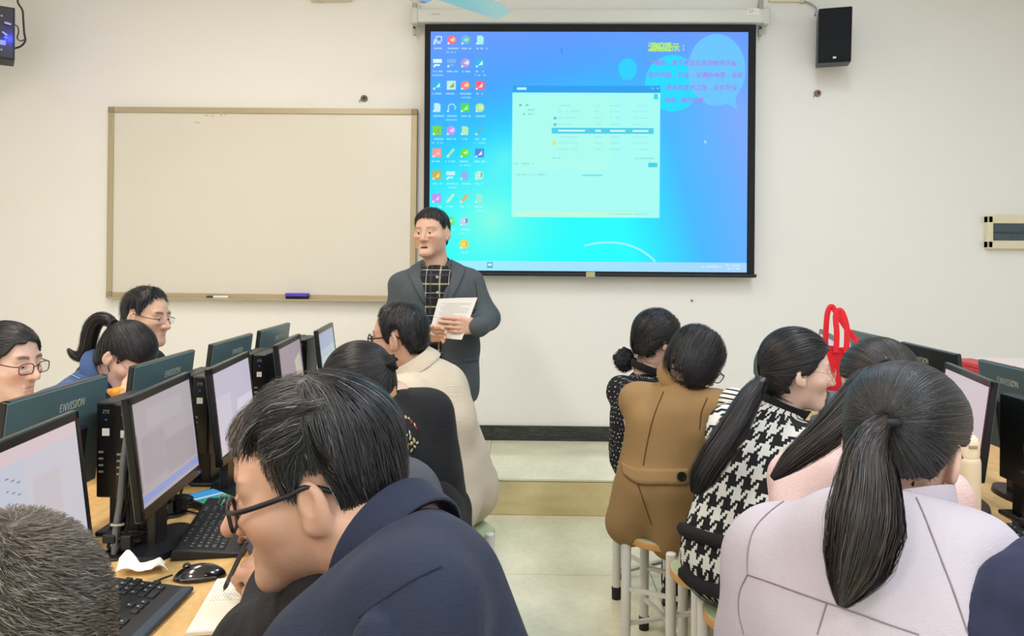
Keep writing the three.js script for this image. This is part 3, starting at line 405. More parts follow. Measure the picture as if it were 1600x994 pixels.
// ---------------------------------------------------------------- thin clients behind the monitors
const plugBlue = std(0x3b3fc4, 0.45);
function client(label, x, z, y, seed) {
  const g = base('mini_computer', label, 'computer', [x, y, z], 0, x < 0 ? 'mini computers between the rows of monitors' : 'mini computers behind the women in coats');
  mesh('case', rbox(0.052, 0.235, 0.17, 0.004, 0, 0.2175, 0), std(0x17191d, 0.4), g); mesh('stand', merge([rbox(0.07, 0.012, 0.15, 0.004, 0, 0.006, 0), rbox(0.03, 0.1, 0.09, 0.004, 0, 0.055, 0)]), blackMat, g);
  mesh('front_panel', rbox(0.046, 0.228, 0.006, 0.002, 0, 0.2175, 0.086), std(0x0d0f12, 0.25), g);
  mesh('sticker', box(0.018, 0.018, 0.001, 0.0, 0.262, 0.0895), std(0xdadbd8, 0.6), g, 'small white sticker');
  mesh('lettering', textGeo('ZTE', 0.008).translate(0, 0.312, 0.0885), std(0x8d9398, 0.5), g);
  mesh('status_led', box(0.003, 0.002, 0.001, 0.0, 0.292, 0.0895), std(0x3050ff, 0.4, { emissive: 0x3050ff, emissiveIntensity: 2 }), g);
  for (let i = 0; i < 4; i++) mesh('port', rbox(0.012, 0.005, 0.002, 0.0006, -0.012, 0.165 + i * 0.016, 0.0892), std(0x9aa0a4, 0.4, { metalness: 0.5 }), g);
}
const clientL = ['nearest the mouse and tissue', 'second along the gap between monitors', 'third along the gap between monitors', 'fourth along the gap between monitors'];
[1.83, 2.26, 2.77, 3.28].forEach((z, i) => { client(`black upright mini computer with white sticker, ${clientL[i]}, screen row`, -0.969, -z - 0.1, DY, i); client(`black upright mini computer with white sticker, ${clientL[i]}, back row`, -1.025, -z - 0.12, DY, i); });
[1.98, 2.52].forEach((z, i) => client(`black upright mini computer ${i ? 'behind the pink sweater woman' : 'beside the cream bottle'}`, 1.36, -z - 0.12, DR, 9 + i));
// ---------------------------------------------------------------- cables: one bundle per gap
function bundle(label, x, z, y, seed, group) {
  const r = rng(seed), g = base('cable_bundle', label, 'cable', [x, y, z], 0, group), j = (a) => (r() - 0.5) * a;
  mesh('grey_cable', tube([[0.0, 0.30, -0.03], [0.012, 0.29, 0.0], [0.008, 0.22, 0.012], [0.0, 0.12, 0.012], [-0.008, 0.06, 0.014], [-0.01, 0.004, 0.015]], 0.0075, 8, 40), greyCord, g, 'thick grey cable');
  for (let i = 0; i < 4; i++) mesh('black_cable', tube([[j(0.03), 0.2 + j(0.1), -0.04], [j(0.03), 0.14, -0.02 + j(0.03)], [j(0.04), 0.06, j(0.04)], [-0.01 + j(0.02), 0.003, 0.012 + j(0.02)]], 0.0035, 6, 24), cordMat, g);
  mesh('blue_plug', merge([rbox(0.022, 0.03, 0.034, 0.004, 0.018, 0.2, -0.03), cyl(0.003, 0.003, 0.03, 0.012, 0.2, -0.012, 8)]), plugBlue, g, 'blue video plug');
  const pts = []; for (let i = 0; i < 16; i++) { const a = i * 1.1, R = 0.02 + r() * 0.016; pts.push([Math.cos(a) * R * 1.3, 0.006 + i * 0.0022 + r() * 0.006, Math.sin(a) * R - 0.02]); } mesh('coiled_cord', tube(pts, 0.004, 6, 110), cordMat, g);
  mesh('cable_tie', new THREE.TorusGeometry(0.013, 0.003, 6, 14).rotateX(1.4).translate(-0.006, 0.07, 0.01), std(0xb9b9b2, 0.5), g);
  mesh('plug_block', merge([rbox(0.03, 0.02, 0.03, 0.004, -0.02, 0.04, 0.01), rbox(0.024, 0.035, 0.02, 0.004, 0.018, 0.03, 0.012)]), darkMat, g);
  mesh('loose_cord', tube([[0.02, 0.006, 0], [0.08 * (x < 0 ? 1 : -1), 0.005, 0.03 + j(0.02)], [0.12 * (x < 0 ? 1 : -1), 0.005, -0.02], [0.15 * (x < 0 ? 1 : -1), 0.005, -0.06]], 0.003, 6, 30), cordMat, g);
  mesh('grommet', new THREE.TorusGeometry(0.034, 0.006, 8, 26).rotateX(Math.PI / 2).scale(1, 0.5, 1).translate(-0.006, 0.003, 0.014), blackMat, g, 'black cable hole rim'); mesh('grommet_hole', cyl(0.03, 0.03, 0.002, -0.006, 0.0012, 0.014, 24), std(0x050505, 0.9), g);
}
{ const p = onY(182, 868, DY); bundle('tangle of grey and black cables standing in the desk hole by the crumpled tissue', p.x + 0.006, p.z - 0.014, DY, 3, 'cable bundles in the gaps between monitors'); }
[2.06, 2.56, 3.08].forEach((z, i) => bundle(`tangle of black cables with blue plug in the ${['second', 'third', 'fourth'][i]} gap between monitors`, -0.94, -z, DY, 5 + i, 'cable bundles in the gaps between monitors'));
bundle('tangle of grey and black cables behind the cream bottle', 1.30, -1.985, DR, 12); bundle('tangle of cables between monitors hidden by the pink sweater woman', 1.33, -2.5, DR, 13);
// ---------------------------------------------------------------- keyboards, mice
const keyGeo = (w) => { const g = rbox(w, 0.009, 0.0165, 0.0022, 0, 0.0045, 0, 1), p = g.attributes.position; for (let i = 0; i < p.count; i++) if (p.getY(i) > 0.005) { p.setX(i, p.getX(i) * (1 - 0.0028 / w)); p.setZ(i, p.getZ(i) * 0.84); } g.computeVertexNormals(); return g; };
const keyG = { 1: keyGeo(0.0172), 1.5: keyGeo(0.026), 2: keyGeo(0.0355), 2.5: keyGeo(0.045), 6: keyGeo(0.108) }, keyMat = std(0x1e2126, 0.5), legendMat = std(0xaeb4ba, 0.6);
const legendG = new THREE.PlaneGeometry(0.004, 0.004).rotateX(-Math.PI / 2).translate(-0.003, 0.0094, -0.002);
function keyboard(label, x, z, y, turn, slope = 0.05, palm = 0x1a1d22) {
  const g = base('keyboard', label, 'keyboard', [x, y, z], turn, 'black computer keyboards'), W = 0.45, D = 0.165;
  const s = new THREE.Shape(); s.moveTo(-D / 2, 0.004); s.lineTo(D / 2 - 0.01, 0.022); s.quadraticCurveTo(D / 2, 0.022, D / 2, 0.01); s.lineTo(D / 2, 0); s.lineTo(-D / 2, 0); s.closePath();
  const body = new THREE.ExtrudeGeometry(s, { depth: W - 0.008, bevelEnabled: true, bevelSize: 0.004, bevelThickness: 0.004, bevelSegments: 2 }).translate(0, 0.004, -(W - 0.008) / 2).rotateY(Math.PI / 2);
  mesh('case', body, std(0x15181c, 0.5), g); mesh('palm_rest', rbox(W, 0.010, 0.035, 0.004, 0, 0.008, D / 2 - 0.004), std(palm, 0.55), g);
  const top = new THREE.Group(); top.name = 'key_field'; top.position.y = 0.0165; top.rotation.x = 0.105; g.add(top);
  const key = (w, px, pz) => { mesh('key', keyG[w], keyMat, top).position.set(px, 0, pz); };
  const U = 0.019, x0 = -W / 2 + 0.018; let pz = -0.062;
  const row = (list, zz) => { let q = x0; for (const k of list) { if (k > 0) key(k, q + k * U / 2, zz); q += Math.abs(k) * U; } };
  row([1, -1, 1, 1, 1, 1, -0.5, 1, 1, 1, 1, -0.5, 1, 1, 1, 1, -0.4, 1, 1, 1], pz);
  row([1, 1, 1, 1, 1, 1, 1, 1, 1, 1, 1, 1, 1, 2, -0.4, 1, 1, 1, -0.4, 1, 1, 1, 1], pz + 0.024);
  row([1.5, 1, 1, 1, 1, 1, 1, 1, 1, 1, 1, 1, 1, 1.5, -0.4, 1, 1, 1, -0.4, 1, 1, 1, 1], pz + 0.043);
  row([1.5, 1, 1, 1, 1, 1, 1, 1, 1, 1, 1, 1, 2.5, -4.2, 1, 1, 1], pz + 0.062);
  row([2, 1, 1, 1, 1, 1, 1, 1, 1, 1, 1, 2.5, -2, 1, -1.4, 1, 1, 1, 1], pz + 0.081);
  row([1.5, 1, 1.5, 6, 1, 1, 1, 1.5, -0.9, 1, 1, 1, -0.4, 2, 1], pz + 0.100);
  const lg = []; top.children.filter((c) => c.name === 'key').forEach((c, i) => { if (i % 3) lg.push(legendG.clone().translate(c.position.x, 0, c.position.z)); }); mesh('key_legends', merge(lg), legendMat, top);
  g.rotation.order = 'YXZ'; g.rotation.x = slope * 0; return g;
}
{ const a = onY(297, 912, DY + 0.015); keyboard('black keyboard with slate blue palm rest beside crumpled tissue and mouse', a.x - 0.085, a.z + 0.23, DY, Math.PI / 2, 0, 0x2d3d4c); }
{ const a = onY(314, 868, DY + 0.01); keyboard('black keyboard in front of greyish monitor, next to the colourful phone', a.x - 0.03, a.z - 0.19, DY, Math.PI / 2 + 0.2, 0).scale.setScalar(0.86); }
{ const a = onY(1575, 840, DR + 0.01); keyboard('black keyboard beside the cream bottle', a.x - 0.02, a.z + 0.16, DR, -Math.PI / 2 - 0.06, 0); }
const mouseGeo = (() => { const f = (x, y, z) => smax(sdEll(x, y + 0.004, z, 0.031, 0.034, 0.056), -y, 0.004); return nets(f, V(-0.045, -0.01, -0.07), V(0.045, 0.045, 0.07), 0.004); })();
function mouse(label, p, turn, glow) {
  const g = base('computer_mouse', label, 'mouse', [p.x, p.y, p.z], turn, 'black computer mice');
  mesh('shell', mouseGeo, std(0x0c0d0f, 0.16, { clearcoat: 0.8, clearcoatRoughness: 0.1 }), g); mesh('wheel', new THREE.TorusGeometry(0.006, 0.003, 8, 16).rotateY(Math.PI / 2).translate(0, 0.027, -0.026), std(0x3a3d42, 0.7), g);
  mesh('side_strip', tube([[-0.0285, 0.009, 0.036], [-0.0325, 0.010, 0], [-0.0275, 0.009, -0.036]], 0.002, 6), std(0x45484d, 0.3), g);
  mesh('cord', tube([[0, 0.012, -0.054], [0.0, 0.006, -0.075], [-0.03, 0.005, -0.1], [-0.06, 0.004, -0.12], [-0.1, 0.004, -0.11]], 0.0022, 6, 30), cordMat, g);
  if (glow) mesh('red_glow', rbox(0.012, 0.003, 0.004, 0.001, 0.01, 0.004, 0.055), std(0xff2a1a, 0.4, { emissive: 0xff2a1a, emissiveIntensity: 3 }), g, 'glowing red sensor slit');
}
mouse('glossy black mouse on the desk beside the notebook', onY(312, 903, DY), Math.PI / 2 + 0.3);
mouse('black mouse with a red glow beside the face of the man in navy', onY(372, 826, DY), Math.PI / 2 + 0.9, true);
// ---------------------------------------------------------------- small things on the desks
{ const p = onY(333, 790, DY), g = base('smartphone', 'smartphone in black case showing a colourful landscape picture on the desk', 'phone', [p.x, p.y + 0.003, p.z], 0.9);
  mesh('case', rbox(0.10, 0.018, 0.175, 0.006, 0, 0.009, 0), std(0x111316, 0.5), g);
  mesh('display', new THREE.PlaneGeometry(0.086, 0.155).rotateX(-Math.PI / 2).translate(0, 0.0186, 0), new THREE.MeshPhysicalMaterial({ color: 0x050505, roughness: 0.15, emissive: 0xffffff, emissiveIntensity: 0.8 / EXPOSURE, emissiveMap: canvasTex(128, 224, (c) => { c.fillStyle = '#4aa9ea'; c.fillRect(0, 0, 128, 224); c.fillStyle = '#cfeaf4'; c.fillRect(0, 70, 128, 18); c.fillStyle = '#3fae86'; c.fillRect(0, 100, 128, 124); const r = rng(4); for (let i = 0; i < 70; i++) { c.fillStyle = ['#2d7f60', '#7fc05a', '#a84a58', '#d8d4c4', '#3b5a7a'][i % 5]; c.fillRect(r() * 120, 96 + r() * 120, 6 + r() * 12, 4 + r() * 8); } }) }), g, 'lit colourful picture');
}
{ const p = onY(222, 893, DY), r = rng(8), g = base('crumpled_tissue', 'crumpled white tissue behind the keyboard with blue palm rest', 'tissue', [p.x, p.y, p.z]);
  const geo = new THREE.PlaneGeometry(0.10, 0.05, 14, 8), a = geo.attributes.position; for (let i = 0; i < a.count; i++) { const x = a.getX(i), y = a.getY(i); a.setXYZ(i, x + noise3(x * 40, y * 40, 2) * 0.006, Math.max(0.002, 0.014 + 0.03 * Math.exp(-((x + 0.03) ** 2 + y * y) * 1800) + noise3(x * 55, y * 55, 7) * 0.011), y + noise3(x * 40, y * 40, 5) * 0.008); }
  geo.computeVertexNormals(); mesh('sheet', geo.rotateY(0.35), std(0xf6f4ee, 0.9, { side: THREE.DoubleSide }), g); }
const lined = canvasTex(256, 360, (c) => { c.fillStyle = '#f2efdf'; c.fillRect(0, 0, 256, 360); c.strokeStyle = 'rgba(150,165,150,.55)'; for (let y = 30; y < 350; y += 18) { c.beginPath(); c.moveTo(14, y); c.lineTo(244, y); c.stroke(); } c.strokeStyle = 'rgba(60,60,70,.7)'; c.lineWidth = 1.4; const r = rng(3); for (let y = 26; y < 180; y += 18) for (let x = 16; x < 210; x += 11) { c.beginPath(); c.moveTo(x, y - r() * 9); c.lineTo(x + 4 + r() * 4, y - r() * 9); c.lineTo(x + r() * 6, y - r() * 3); c.stroke(); } });
{ const a = onY(291, 985, DY + 0.012), b = onY(338, 905, DY + 0.012), ang = Math.atan2(b.x - a.x, -(b.z - a.z)), L = a.distanceTo(b) + 0.01, w = 0.15, g = base('notebook', 'open notebook with cream lined page under the pen of the man in navy', 'notebook', [(a.x + b.x) / 2, DY, (a.z + b.z) / 2], -ang);
  mesh('pages', rbox(w, 0.009, L, 0.002, w / 2, 0.0065, 0), std(0xefebdc, 0.85), g); mesh('cover', rbox(w + 0.006, 0.002, L + 0.006, 0.0008, w / 2, 0.001, 0), std(0xb78468, 0.6), g, 'tan cover');
  mesh('top_page', new THREE.PlaneGeometry(w - 0.004, L - 0.004).rotateX(-Math.PI / 2).translate(w / 2, 0.0115, 0), std(0xffffff, 0.85, { map: lined }), g); }
{ const p = P(1509.5, 845, 1.84), g = base('water_bottle', 'cream insulated water bottle with screw lid behind the woman in lavender', 'bottle', [p.x, DR, p.z]), y0 = DR, s = (py) => P(1509.5, py, 1.84).y - DR;
  const r = 0.0305, h0 = s(713), h1 = s(679); const m = std(0xebdfba, 0.45), lid = std(0xf0e4c2, 0.5);
  mesh('body', lathe([[0, 0], [r - 0.003, 0], [r, 0.004], [r, h0 - 0.012], [r - 0.002, h0 - 0.003], [r - 0.005, h0]], 32), m, g); mesh('base_band', lathe([[r + 0.0006, 0.002], [r + 0.0008, 0.014], [r, 0.0145]], 32), std(0x7a7f86, 0.5), g);
  mesh('lid', lathe([[r - 0.004, h0], [r - 0.003, h0 + 0.006], [r - 0.003, h1 - 0.02], [r - 0.008, h1 - 0.006], [r - 0.016, h1], [0, h1 + 0.001]], 32), lid, g); mesh('lid_button', rbox(0.02, 0.008, 0.006, 0.002, 0, h1 - 0.024, r - 0.004), std(0xa99878, 0.5), g); }
{ const p = P(1478, 778, 1.7), g = base('ring_handle_cup', 'small cream cup with ring handle between the bottle and the lavender collar', 'cup', [p.x, DR, p.z]); const y = p.y - DR, m = std(0xe3cfa6, 0.45);
  mesh('cup', lathe([[0, 0], [0.026, 0], [0.03, 0.006], [0.034, y + 0.03], [0.032, y + 0.03], [0.028, 0.01], [0, 0.008]], 28).translate(-0.034, 0, 0), m, g); mesh('handle', new THREE.TorusGeometry(0.021, 0.0045, 8, 26).scale(0.8, 1.2, 1).translate(0.0, y, 0), m, g); }
{ const p = P(1296, 655, 2.35), g = base('green_flask', 'dark green flask on the desk beside the houndstooth coat', 'bottle', [p.x, DR, p.z]), h = P(1296, 612, 2.35).y - DR;
  mesh('body', lathe([[0, 0], [0.036, 0], [0.038, 0.006], [0.038, h * 0.62], [0.03, h * 0.8], [0.022, h * 0.84]], 28), std(0x1f4a3a, 0.35), g); mesh('cap', lathe([[0.024, h * 0.84], [0.026, h * 0.86], [0.025, h], [0, h + 0.002]], 24), std(0x5f726c, 0.4), g); }
{ // red tote bag standing on the desk
  const d = 2.62, w = P(1352, 560, d).x - P(1284, 560, d).x, c = P(1318, 543, d), h = c.y - DR, g = base('tote_bag', 'red fabric tote bag with upright handles standing on the desk', 'bag', [c.x, DR, c.z], -0.25), red = clothMat(0xe0202e);
  const geo = new THREE.BoxGeometry(w, h, 0.11, 8, 14, 6), a = geo.attributes.position; for (let i = 0; i < a.count; i++) { const x = a.getX(i), y = a.getY(i) / h + 0.5, z = a.getZ(i); a.setXYZ(i, x * (1 - 0.06 * y) + noise3(x * 30, y * 7, z * 30) * 0.006, a.getY(i) + h / 2 + (y > 0.98 ? noise3(x * 20, 0, z * 20) * 0.008 : 0), z * (1 - 0.65 * y) + noise3(x * 25 + 4, y * 6, z * 9) * 0.008); } geo.computeVertexNormals();
  mesh('body', geo, red, g);
  const Q = (px, py, o) => { const q = P(px, py, d).sub(g.position).applyAxisAngle(V(0, 1, 0), 0.25); q.z = o; return q; };
  const strap = (pts, name) => { const cv = new THREE.CatmullRomCurve3(pts), n = 36, ps = [], ix = []; for (let i = 0; i <= n; i++) { const p = cv.getPoint(i / n), t = cv.getTangent(i / n), s = V(0, 0, 1).cross(t).normalize(); for (const [u, v] of [[-1, -1], [1, -1], [1, 1], [-1, 1]]) ps.push(p.x + s.x * 0.009 * u, p.y + s.y * 0.009 * u, p.z + 0.002 * v); if (i) for (let q = 0; q < 4; q++) { const A = (i - 1) * 4 + q, B = (i - 1) * 4 + (q + 1) % 4; ix.push(A, B, A + 4, B, B + 4, A + 4); } } const gg = new THREE.BufferGeometry(); gg.setAttribute('position', new THREE.Float32BufferAttribute(ps, 3)); gg.setIndex(ix); gg.computeVertexNormals(); mesh(name, gg.toNonIndexed(), clothMat(0xe62a36, { side: THREE.DoubleSide }), g); };
  strap([Q(1305, 550, 0.028), Q(1306, 520, 0.03), Q(1305, 490, 0.03), Q(1311, 484, 0.03), Q(1320, 505, 0.03), Q(1321, 530, 0.03), Q(1320, 550, 0.028)], 'handle');
  strap([Q(1292, 552, -0.02), Q(1293, 520, -0.03), Q(1297, 486, -0.03), Q(1302, 480, -0.03), Q(1310, 492, -0.03), Q(1325, 515, -0.03), Q(1340, 535, -0.03), Q(1344, 552, -0.02)], 'handle');
}
{ // side table and red storage box
  const x0 = 1.95, x1 = 2.75, g = base('side_table', 'pale wood side table under the red storage box', 'table', [(x0 + x1) / 2, 0, -3.45]);
  mesh('table_top', box(x1 - x0, 0.025, 0.7, 0, 0.7375, 0), woodMat, g); for (const sx of [-1, 1]) for (const sz of [-1, 1]) mesh('leg', rbox(0.04, 0.725, 0.04, 0.004, sx * (x1 - x0 - 0.08) / 2, 0.3625, sz * 0.3), chalkMat, g);
  const zc = -3.44, w = 0.5, d = 0.36, xl = 1.97, h = 0.235, b = base('storage_box', 'red plastic storage box with pale lid panel behind the monitors', 'box', [xl + w / 2, 0.75, zc]), red = std(0xc4232c, 0.4);
  mesh('body', merge([rbox(w - 0.03, h - 0.03, d - 0.03, 0.012, 0, (h - 0.03) / 2, 0)]), red, b); mesh('rim', rbox(w, 0.035, d, 0.01, 0, h - 0.032, 0), std(0xb81f2a, 0.4), b);
  mesh('lid', rbox(w - 0.01, 0.02, d - 0.01, 0.006, 0, h - 0.006, 0), red, b); mesh('lid_panel', rbox(w * 0.62, 0.006, d - 0.03, 0.002, 0.005, h + 0.005, 0), std(0xe6d6d2, 0.35), b, 'pale translucent lid panel');
}
// ---------------------------------------------------------------- stools
const stoolTop = std(0xb7c7a2, 0.35), stoolWood = std(0xd2a061, 0.45), stoolLeg = std(0xe2e1dc, 0.38), stoolFoot = std(0x1c1d1e, 0.7);
function stool(label, x, z, turn, h = 0.45) {
  const g = base('stool', label, 'stool', [x, 0, z], turn, 'round stools with white tube legs'), s = 0.105;
  mesh('seat', lathe([[0, h - 0.045], [0.138, h - 0.045], [0.142, h - 0.041], [0.142, h - 0.022], [0.138, h - 0.019], [0, h - 0.019]], 40), stoolWood, g, 'round wooden seat rim');
  mesh('seat_pad', lathe([[0.138, h - 0.019], [0.136, h - 0.016], [0, h - 0.016]], 40), stoolTop, g, 'pale green seat top');
  for (const [a, b] of [[1, 1], [1, -1], [-1, 1], [-1, -1]]) {
    const l = mesh('leg', lathe([[0, 0.05], [0.0175, 0.05], [0.0175, h - 0.004], [0.015, h + 0.001], [0, h + 0.003]], 16).translate(a * s, 0, b * s), stoolLeg, g);
    mesh('rubber_foot', lathe([[0, 0], [0.019, 0], [0.02, 0.05], [0.018, 0.052], [0, 0.052]], 16).translate(a * s, 0, b * s), stoolFoot, l);
  }
  for (const q of [-1, 1]) mesh('stretcher', box(0.018, 0.012, s * 2.83 - 0.03, 0, 0, 0).rotateY(q * Math.PI / 4).translate(0, 0.115 + q * 0.006, 0), stoolLeg, g);
  for (const q of [-1, 1]) mesh('rail', box(s * 2, 0.012, 0.016, 0, 0.24, q * s), stoolLeg, g);
}
const ST = { polka: [0.52, -3.34, -0.25], brown: [0.515, -2.86, -0.47], hound: [0.66, -2.22, 0.2], pink: [0.66, -1.72, 0.3], lav: [0.56, -1.2, 0.1], navyR: [0.86, -0.78, 0.1], cream: [-0.25, -2.84, 0.24], black: [-0.225, -2.33, 0.15], grey: [-0.2, -1.68, 0.1], navy: [-0.08, -1.02, 0.1], brownhair: [-0.3, -0.55, 0.1], white: [-1.87, -2.28, 0], denim: [-1.8, -2.66, 0], glasses: [-1.85, -3.05, 0], stripe: [0.62, -2.52, 0.2] };
for (const [k, l] of Object.entries({ polka: 'polka dot blouse woman', brown: 'brown coat woman', hound: 'houndstooth coat woman', pink: 'pink sweater woman', lav: 'lavender jacket woman', navyR: 'person in the navy padded jacket', cream: 'man in the cream jacket', black: 'woman in the embroidered black coat', grey: 'person in the grey sweater', navy: 'man in the navy jacket', brownhair: 'person with short brown hair', white: 'woman in the white sweater', denim: 'woman in the blue denim jacket', glasses: 'man in rimless glasses', stripe: 'person in the striped top' })) stool('round stool with white tube legs under the ' + l, ...ST[k]);
// ---------------------------------------------------------------- people
const UP = V(0, 1, 0);
// head, in its own frame: face towards +z, eyes at y = 0, crown 0.118, chin -0.117
function headField(o = {}) {
  const w = o.w ?? 1, jaw = o.jaw ?? 1, nose = o.nose ?? 1, neckR = o.neck ?? 0.054, open = o.open ?? 0;
  const nb = cone([0, 0.012, 0.083], 0.0075, [0, -0.031, 0.1 + 0.008 * nose], 0.0118), neck = cone([0, -0.05, -0.022], neckR, o.neckEnd ?? [0, -0.21, -0.062], neckR * 1.12), chin = cone([-0.012, -0.1, 0.066 * jaw], 0.02, [0.012, -0.1, 0.066 * jaw], 0.02), brow = cone([-0.04, 0.024, 0.07], 0.012, [0.04, 0.024, 0.07], 0.012);
  const lipU = cone([-0.016, -0.0655, 0.083], 0.0055, [0.016, -0.0655, 0.083], 0.0055), lipL = cone([-0.014, -0.0755 - open * 0.008, 0.0825], 0.0062, [0.014, -0.0755 - open * 0.008, 0.0825], 0.0062);
  return (X, y, z) => {
    const x = Math.abs(X) / w;
    let d = sdEll(x, y - 0.025, z + 0.012, 0.077, 0.093, 0.098);
    d = smin(d, sdEll(x, y + 0.042, z - 0.022, 0.062 * jaw, 0.077, 0.066), 0.03);
    d = smin(d, sdCone(chin, x, y, z), 0.03);
    d = smin(d, sdEll(x - 0.042, y + 0.022, z - 0.05, 0.026, 0.024, 0.028), 0.025);
    d = smin(d, sdCone(brow, x, y, z), 0.015);
    d = smax(d, -(Math.hypot(x - 0.031, y - 0.001, z - 0.103) - 0.0165), 0.014);
    d = smin(d, Math.max(Math.hypot(x - 0.031, y - 0.001, z - 0.0715) - 0.0152, -(y - (o.lid ?? 0.0035)) * 0.9 - 0.0), 0.003);
    d = smin(d, sdEll(x - 0.03, y + 0.017, z - 0.083, 0.018, 0.004, 0.008), 0.012);
    d = smin(d, sdCone(nb, x, y, z), 0.012); d = smin(d, sdEll(x - 0.0125, y + 0.034, z - 0.094, 0.0085, 0.0075, 0.01), 0.008);
    d = smax(d, -sdEll(x - 0.007, y + 0.043, z - 0.102, 0.0035, 0.004, 0.005), 0.003);
    d = smin(d, sdCone(lipU, x, y, z), 0.006); d = smin(d, sdCone(lipL, x, y, z), 0.006);
    d = smax(d, -sdEll(x, y + 0.0705 + open * 0.004, z - 0.092, 0.021, 0.0014 + open * 0.005, 0.009), 0.003);
    // ear
    let e = sdEll(x - 0.082 - (z + 0.012) * -0.25, y + 0.006 - (z + 0.01) * 0.2, z + 0.012, 0.0095, 0.031, 0.0185);
    e = smin(e, sdEll(x - 0.079, y + 0.03, z + 0.004, 0.007, 0.0105, 0.0085), 0.008);
    e = smax(e, -sdEll(x - 0.0915, y - 0.001, z + 0.0065, 0.008, 0.0175, 0.0095), 0.004);
    d = smin(d, e, 0.006);
    return smin(d, sdCone(neck, X, y, z), 0.03);
  };
}
const SKIN = { light: [0.76, 0.51, 0.40], mid: [0.65, 0.405, 0.29], tan: [0.60, 0.355, 0.245], fair: [0.80, 0.57, 0.46], ruddy: [0.6, 0.34, 0.24] };
const skinMat = new THREE.MeshPhysicalMaterial({ color: 0xffffff, vertexColors: true, roughness: 0.52, bumpMap: rep(bumpFuzz, 20), bumpScale: 0.0003, sheen: 0.15, sheenColor: new THREE.Color(0xffc8b0) });
function paintHead(geo, base, o) {
  const p = geo.attributes.position, c = new Float32Array(p.count * 3), w = o.w ?? 1;
  for (let i = 0; i < p.count; i++) {
    const x = Math.abs(p.getX(i)) / w, y = p.getY(i), z = p.getZ(i); let [r, g, b] = base; const n = noise3(x * 70, y * 70, z * 70) * 0.025; r += n; g += n; b += n;
    const lip = Math.exp(-(((x) / 0.018) ** 2) - (((y + 0.0705) / 0.0085) ** 2)) * (z > 0.078 ? 1 : 0) * (o.lips ?? 0.6); r = mix(r, 0.52, lip * 0.7); g = mix(g, 0.14, lip * 0.8); b = mix(b, 0.13, lip * 0.8);
    if ((o.open ?? 0) > 0 && z > 0.07 && x < 0.017 && Math.abs(y + 0.0715) < 0.0035 + o.open * 0.002) { r = 0.12; g = 0.03; b = 0.03; }
    const blush = Math.exp(-(((x - 0.045) / 0.022) ** 2) - (((y + 0.03) / 0.02) ** 2)) * (z > 0 ? 1 : 0) + Math.exp(-((x / 0.014) ** 2) - (((y + 0.034) / 0.014) ** 2)) * (z > 0.09 ? 1 : 0); g *= 1 - 0.14 * blush; b *= 1 - 0.14 * blush;
    const by = 0.0255 + 0.004 * Math.sin(clamp((x - 0.012) / 0.04, 0, 1) * 2.6), br = smooth(0.0075, 0.003, Math.abs(y - by)) * smooth(0.01, 0.016, x) * smooth(0.056, 0.046, x) * (z > 0.04 ? 1 : 0) * (o.brow ?? 0.8); r = mix(r, 0.035, br); g = mix(g, 0.028, br); b = mix(b, 0.025, br);
    if (o.beard && z > 0 && y < -0.05) { const q = o.beard * smooth(-0.05, -0.075, y) * (0.6 + 0.4 * noise3(x * 400, y * 400, z * 400)); r = mix(r, 0.16, q); g = mix(g, 0.12, q); b = mix(b, 0.1, q); }
    c[i * 3] = r; c[i * 3 + 1] = g; c[i * 3 + 2] = b;
  }
  geo.setAttribute('color', new THREE.BufferAttribute(c, 3)); return geo;
}
function eyeGeo(sx, look = 0) {
  const g = new THREE.SphereGeometry(0.0132, 22, 16).rotateX(Math.PI / 2), p = g.attributes.position, c = new Float32Array(p.count * 3);
  for (let i = 0; i < p.count; i++) { const a = Math.hypot(p.getX(i) - look, p.getY(i) + 0.001), f = p.getZ(i) > 0, q = f && a < 0.0025 ? [0.005, 0.005, 0.005] : f && a < 0.0062 ? [0.035, 0.018, 0.012] : [0.7, 0.66, 0.62]; c.set(q, i * 3); }
  g.setAttribute('color', new THREE.BufferAttribute(c, 3)); g.deleteAttribute('uv'); return g.translate(sx * 0.031, 0.001, 0.0715);
}
function constColor(geo, c) { const n = geo.attributes.position.count, a = new Float32Array(n * 3); for (let i = 0; i < n; i++) { const k = 1 + noise3(geo.attributes.position.getX(i) * 60, geo.attributes.position.getY(i) * 60, geo.attributes.position.getZ(i) * 60) * 0.05; a.set(c.map((q) => q * k), i * 3); } geo.setAttribute('color', new THREE.BufferAttribute(a, 3)); return geo; }
const plain = (g) => { const q = g.index ? g.toNonIndexed() : g; q.deleteAttribute('uv'); return q; };
